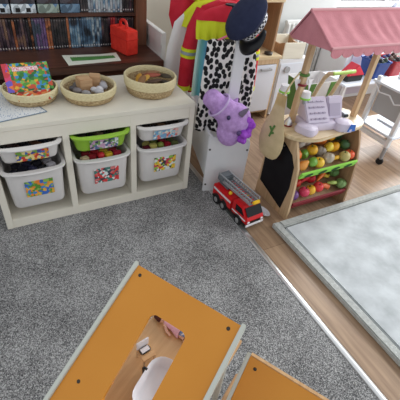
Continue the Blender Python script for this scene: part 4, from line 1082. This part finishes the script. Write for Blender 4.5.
def barge(x0, x1, yr, zr, th, l_, up=.009, dn=.022, skew=0):
    c, s_ = math.cos(th), math.sin(th)
    poly = [(yr + .002, zr + up), (yr - l_ * c, zr - l_ * s_ + up), (yr - l_ * c, zr - l_ * s_ - dn), (yr + .002, zr - dn)]
    k = (0, skew, skew, 0)
    return MB().loft([[(x + q, p_[0], p_[1]) for p_, q in zip(poly, k)] for x in (x0, x1)]).build('roof_edge_board', M['rimgrey'], dh, bev=.001)
barge(0, .0095, 0, ZR, TH, SL, skew=-.0175); barge(WD - .0095, WD, 0, ZR, TH, SL, dn=.012)
ze = ZR - SL * math.sin(TH); ye = -SL * math.cos(TH)
for x in (.0102, WD - .0222):
    MB().box(x, x + .012, -.022, -.010, 0, ZR - .028).build('corner_post', M['rimgrey'], dh)
    MB().box(x, x + .012, ye + .012, ye + .024, 0, ze - .012).build('corner_post', M['rimgrey'], dh)
ZF = .444
MB().box(.0225, WD - .0225, ye + .0125, .125, ZF - .012, ZF).build('attic_floor', M['hwood'], dh)
MB().box(.0101, WD - .0101, ye + .0125, .10, .0, .012).build('ground_floor', M['hwood'], dh)
# wing
WX0, WX1, WYR, WZ, WT = .305, .53, .012, .594, math.radians(60)
T2 = roof_T(WX0 + .009, WYR, WZ, WT)
rp2 = roof_panel(T2, WX1 - WX0 - .018, .30, None).build('roof_panel', M['orange'], dh, label='plain orange roof panel of the lower wing')
MB().lathe([(.0, .0015), (.003, .0014), (.0042, .0002), (.0042, -.001)], 12, T=T2 @ Matrix.Translation((.02, .022, 0))).build('screw', M['dmetal'], rp2, smooth=True)
barge(WX0, WX0 + .0085, WYR, WZ, WT, .30, .007); barge(WX1 - .0085, WX1, WYR, WZ, WT, .30, .007)
for x in (WX0 + .0092, WX1 - .0212):
    MB().box(x, x + .012, WYR - .03, WYR - .018, 0, WZ - .08).build('corner_post', M['rimgrey'], dh)
MB().box(WX0 + .009, WX1 - .009, WYR + .0005, WYR + .007, .35, WZ + .004).build('ridge_board', M['hwood'], dh)
MB().box(WX0 + .009, WX1 - .009, WYR - .30 * math.cos(WT) + .002, WYR - .30 * math.cos(WT) + .012, 0, WZ - .30 * math.sin(WT) - .012).build('front_wall', M['rimgrey'], dh)
MB().box(WD + .0003, WX0 - .0003, -.16, .066, .37, .394).build('connecting_beam', M['hwood'], dh, bev=.003, label='wooden beam joining the two wings')

# furniture and dolls in the attic
Tm = Matrix.Translation(dh.location) @ Matrix.Rotation(dh.rotation_euler.z, 4, 'Z')
def place(o, x, y, z, rz=0):
    o.location = Tm @ Vector((x, y, z)); o.rotation_euler = (0, 0, dh.rotation_euler.z + rz)
    return o
tubo = thing('toy_bathtub', 'white toy bathtub with a black tap seen through the orange roof slot', 'toy bathtub'); place(tubo, .152, -.110, ZF + .0006, math.radians(6))
b = MB(); b.loft([rr(.026, .052, .02, 0), rr(.030, .058, .025, .004), rr(.037, .064, .034, .03), rr(.040, .067, .037, .036), rr(.039, .066, .036, .038), rr(.036, .063, .034, .036), rr(.031, .056, .029, .01), rr(.024, .048, .020, .005)]); b.build('tub', M['porcelain'], tubo, smooth=True)
MB().tube([(-.043, .012, .0), (-.044, .012, .044), (-.041, .012, .05), (-.033, .012, .048)], .003, 8).build('tap', M['black'], tubo, smooth=True, label='black tap')
ck = thing('toy_chair', 'small wooden toy chair with a white cushion left of the toy bathtub', 'toy chair'); place(ck, .083, -.062, ZF + .0006, math.radians(-20))
MB().box(-.019, .019, -.018, .018, .026, .031).build('seat', M['hwood'], ck, bev=.001)
for x in (-.016, .016):
    for y in (-.015, .015): MB().box(x - .002, x + .002, y - .002, y + .002, 0, .0258).build('leg', M['pine'], ck)
MB().box(-.019, -.015, -.017, .017, .0315, .06).build('backrest', M['porcelain'], ck, bev=.001, label='white backrest')
MB().box(-.014, .004, -.014, .014, .0313, .037).build('cushion', M['porcelain'], ck, bev=.003)
def doll(label, x, y, rz, hair, dress):
    d = thing('doll', label, 'doll', group='dolls in the attic'); place(d, x, y, ZF + .001, rz)
    b = MB(); b.ell((-.036, 0, .012), (.0115, .011, .0115)); b.tube([(-.026, 0, .011), (.022, 0, .010)], [.006, .011], 10)
    for s_ in (-1, 1):
        b.tube([(-.018, s_ * .008, .011), (-.004, s_ * .019, .008), (.012, s_ * .022, .006)], [.0045, .004, .0035], 8); b.tube([(.018, s_ * .006, .009), (.046, s_ * .008, .007)], [.006, .0045], 8)
    b.build('body', M['skin'], d, smooth=True)
    b = MB(); b.lathe([(.009, -.022), (.0105, -.008), (.012, .008), (.019, .03), (.013, .03)], 14, T=Matrix.Translation((0, 0, .0125)) @ Matrix.Rotation(PI / 2, 4, 'Y')); b.build('dress', dress, d, smooth=True)
    MB().ell((-.041, 0, .014), (.0125, .0135, .012)).ell((-.05, .004, .009), (.014, .014, .008)).build('hair', hair, d, smooth=True)
doll('doll with brown hair in a pink dress lying on the attic floor', .088, .044, -.05, M['brown'], M['dpink'])
doll('doll with black hair in a blue striped dress lying on the attic floor', .150, .050, PI - .05, M['black'], M['dblue'])

# ================================================================= CAMERA AND LIGHT
cam = bpy.data.objects.new('camera', bpy.data.cameras.new('camera')); C.objects.link(cam)
R = [[0.8834973197644707, -0.4577812447571322, 0.0993419242697019], [-0.22209334966028552, -0.5960737249276022, -0.7716026558323957], [0.41244033508578026, 0.6596456976283124, -0.6282997084153275]]
x_, d_, f_ = (Vector(r) for r in R)
mw = Matrix((x_, -d_, -f_)).transposed().to_4x4(); mw.translation = Vector((0.12070694088121092, -1.5500935209382298, 1.3620090604600708))
cam.matrix_world = mw
cam.data.sensor_width = 36; cam.data.lens = 36 * 368.017 / 400; cam.data.clip_start = .02
bpy.context.scene.camera = cam

wld = bpy.data.worlds.new('world'); bpy.context.scene.world = wld; wld.use_nodes = True
bgn = wld.node_tree.nodes['Background']; bgn.inputs['Color'].default_value = (.93, .97, 1, 1); bgn.inputs['Strength'].default_value = .70
def area(name, loc, target, sx, sy, power, col=(1, 1, 1)):
    l = bpy.data.lights.new(name, 'AREA'); l.shape = 'RECTANGLE'; l.size = sx; l.size_y = sy; l.energy = power; l.color = col
    o = bpy.data.objects.new(name, l); C.objects.link(o); o.location = loc
    o.rotation_euler = (Vector(target) - Vector(loc)).to_track_quat('-Z', 'Y').to_euler(); return o
area('window_daylight', (4.3, .9, 1.9), (1.6, -.4, .2), 1.6, 1.4, 105, (.95, .98, 1))
area('side_fill_light', (4.4, -1.6, 2.0), (1.2, -.8, 0), 1.6, 1.4, 52, (.97, .99, 1))  # added fill from the right, no window stands on that side
sc = bpy.context.scene
sc.view_settings.view_transform = 'Standard'; sc.view_settings.look = 'None'; sc.view_settings.gamma = 1; sc.view_settings.exposure = .15
sc.view_settings.use_curve_mapping = False
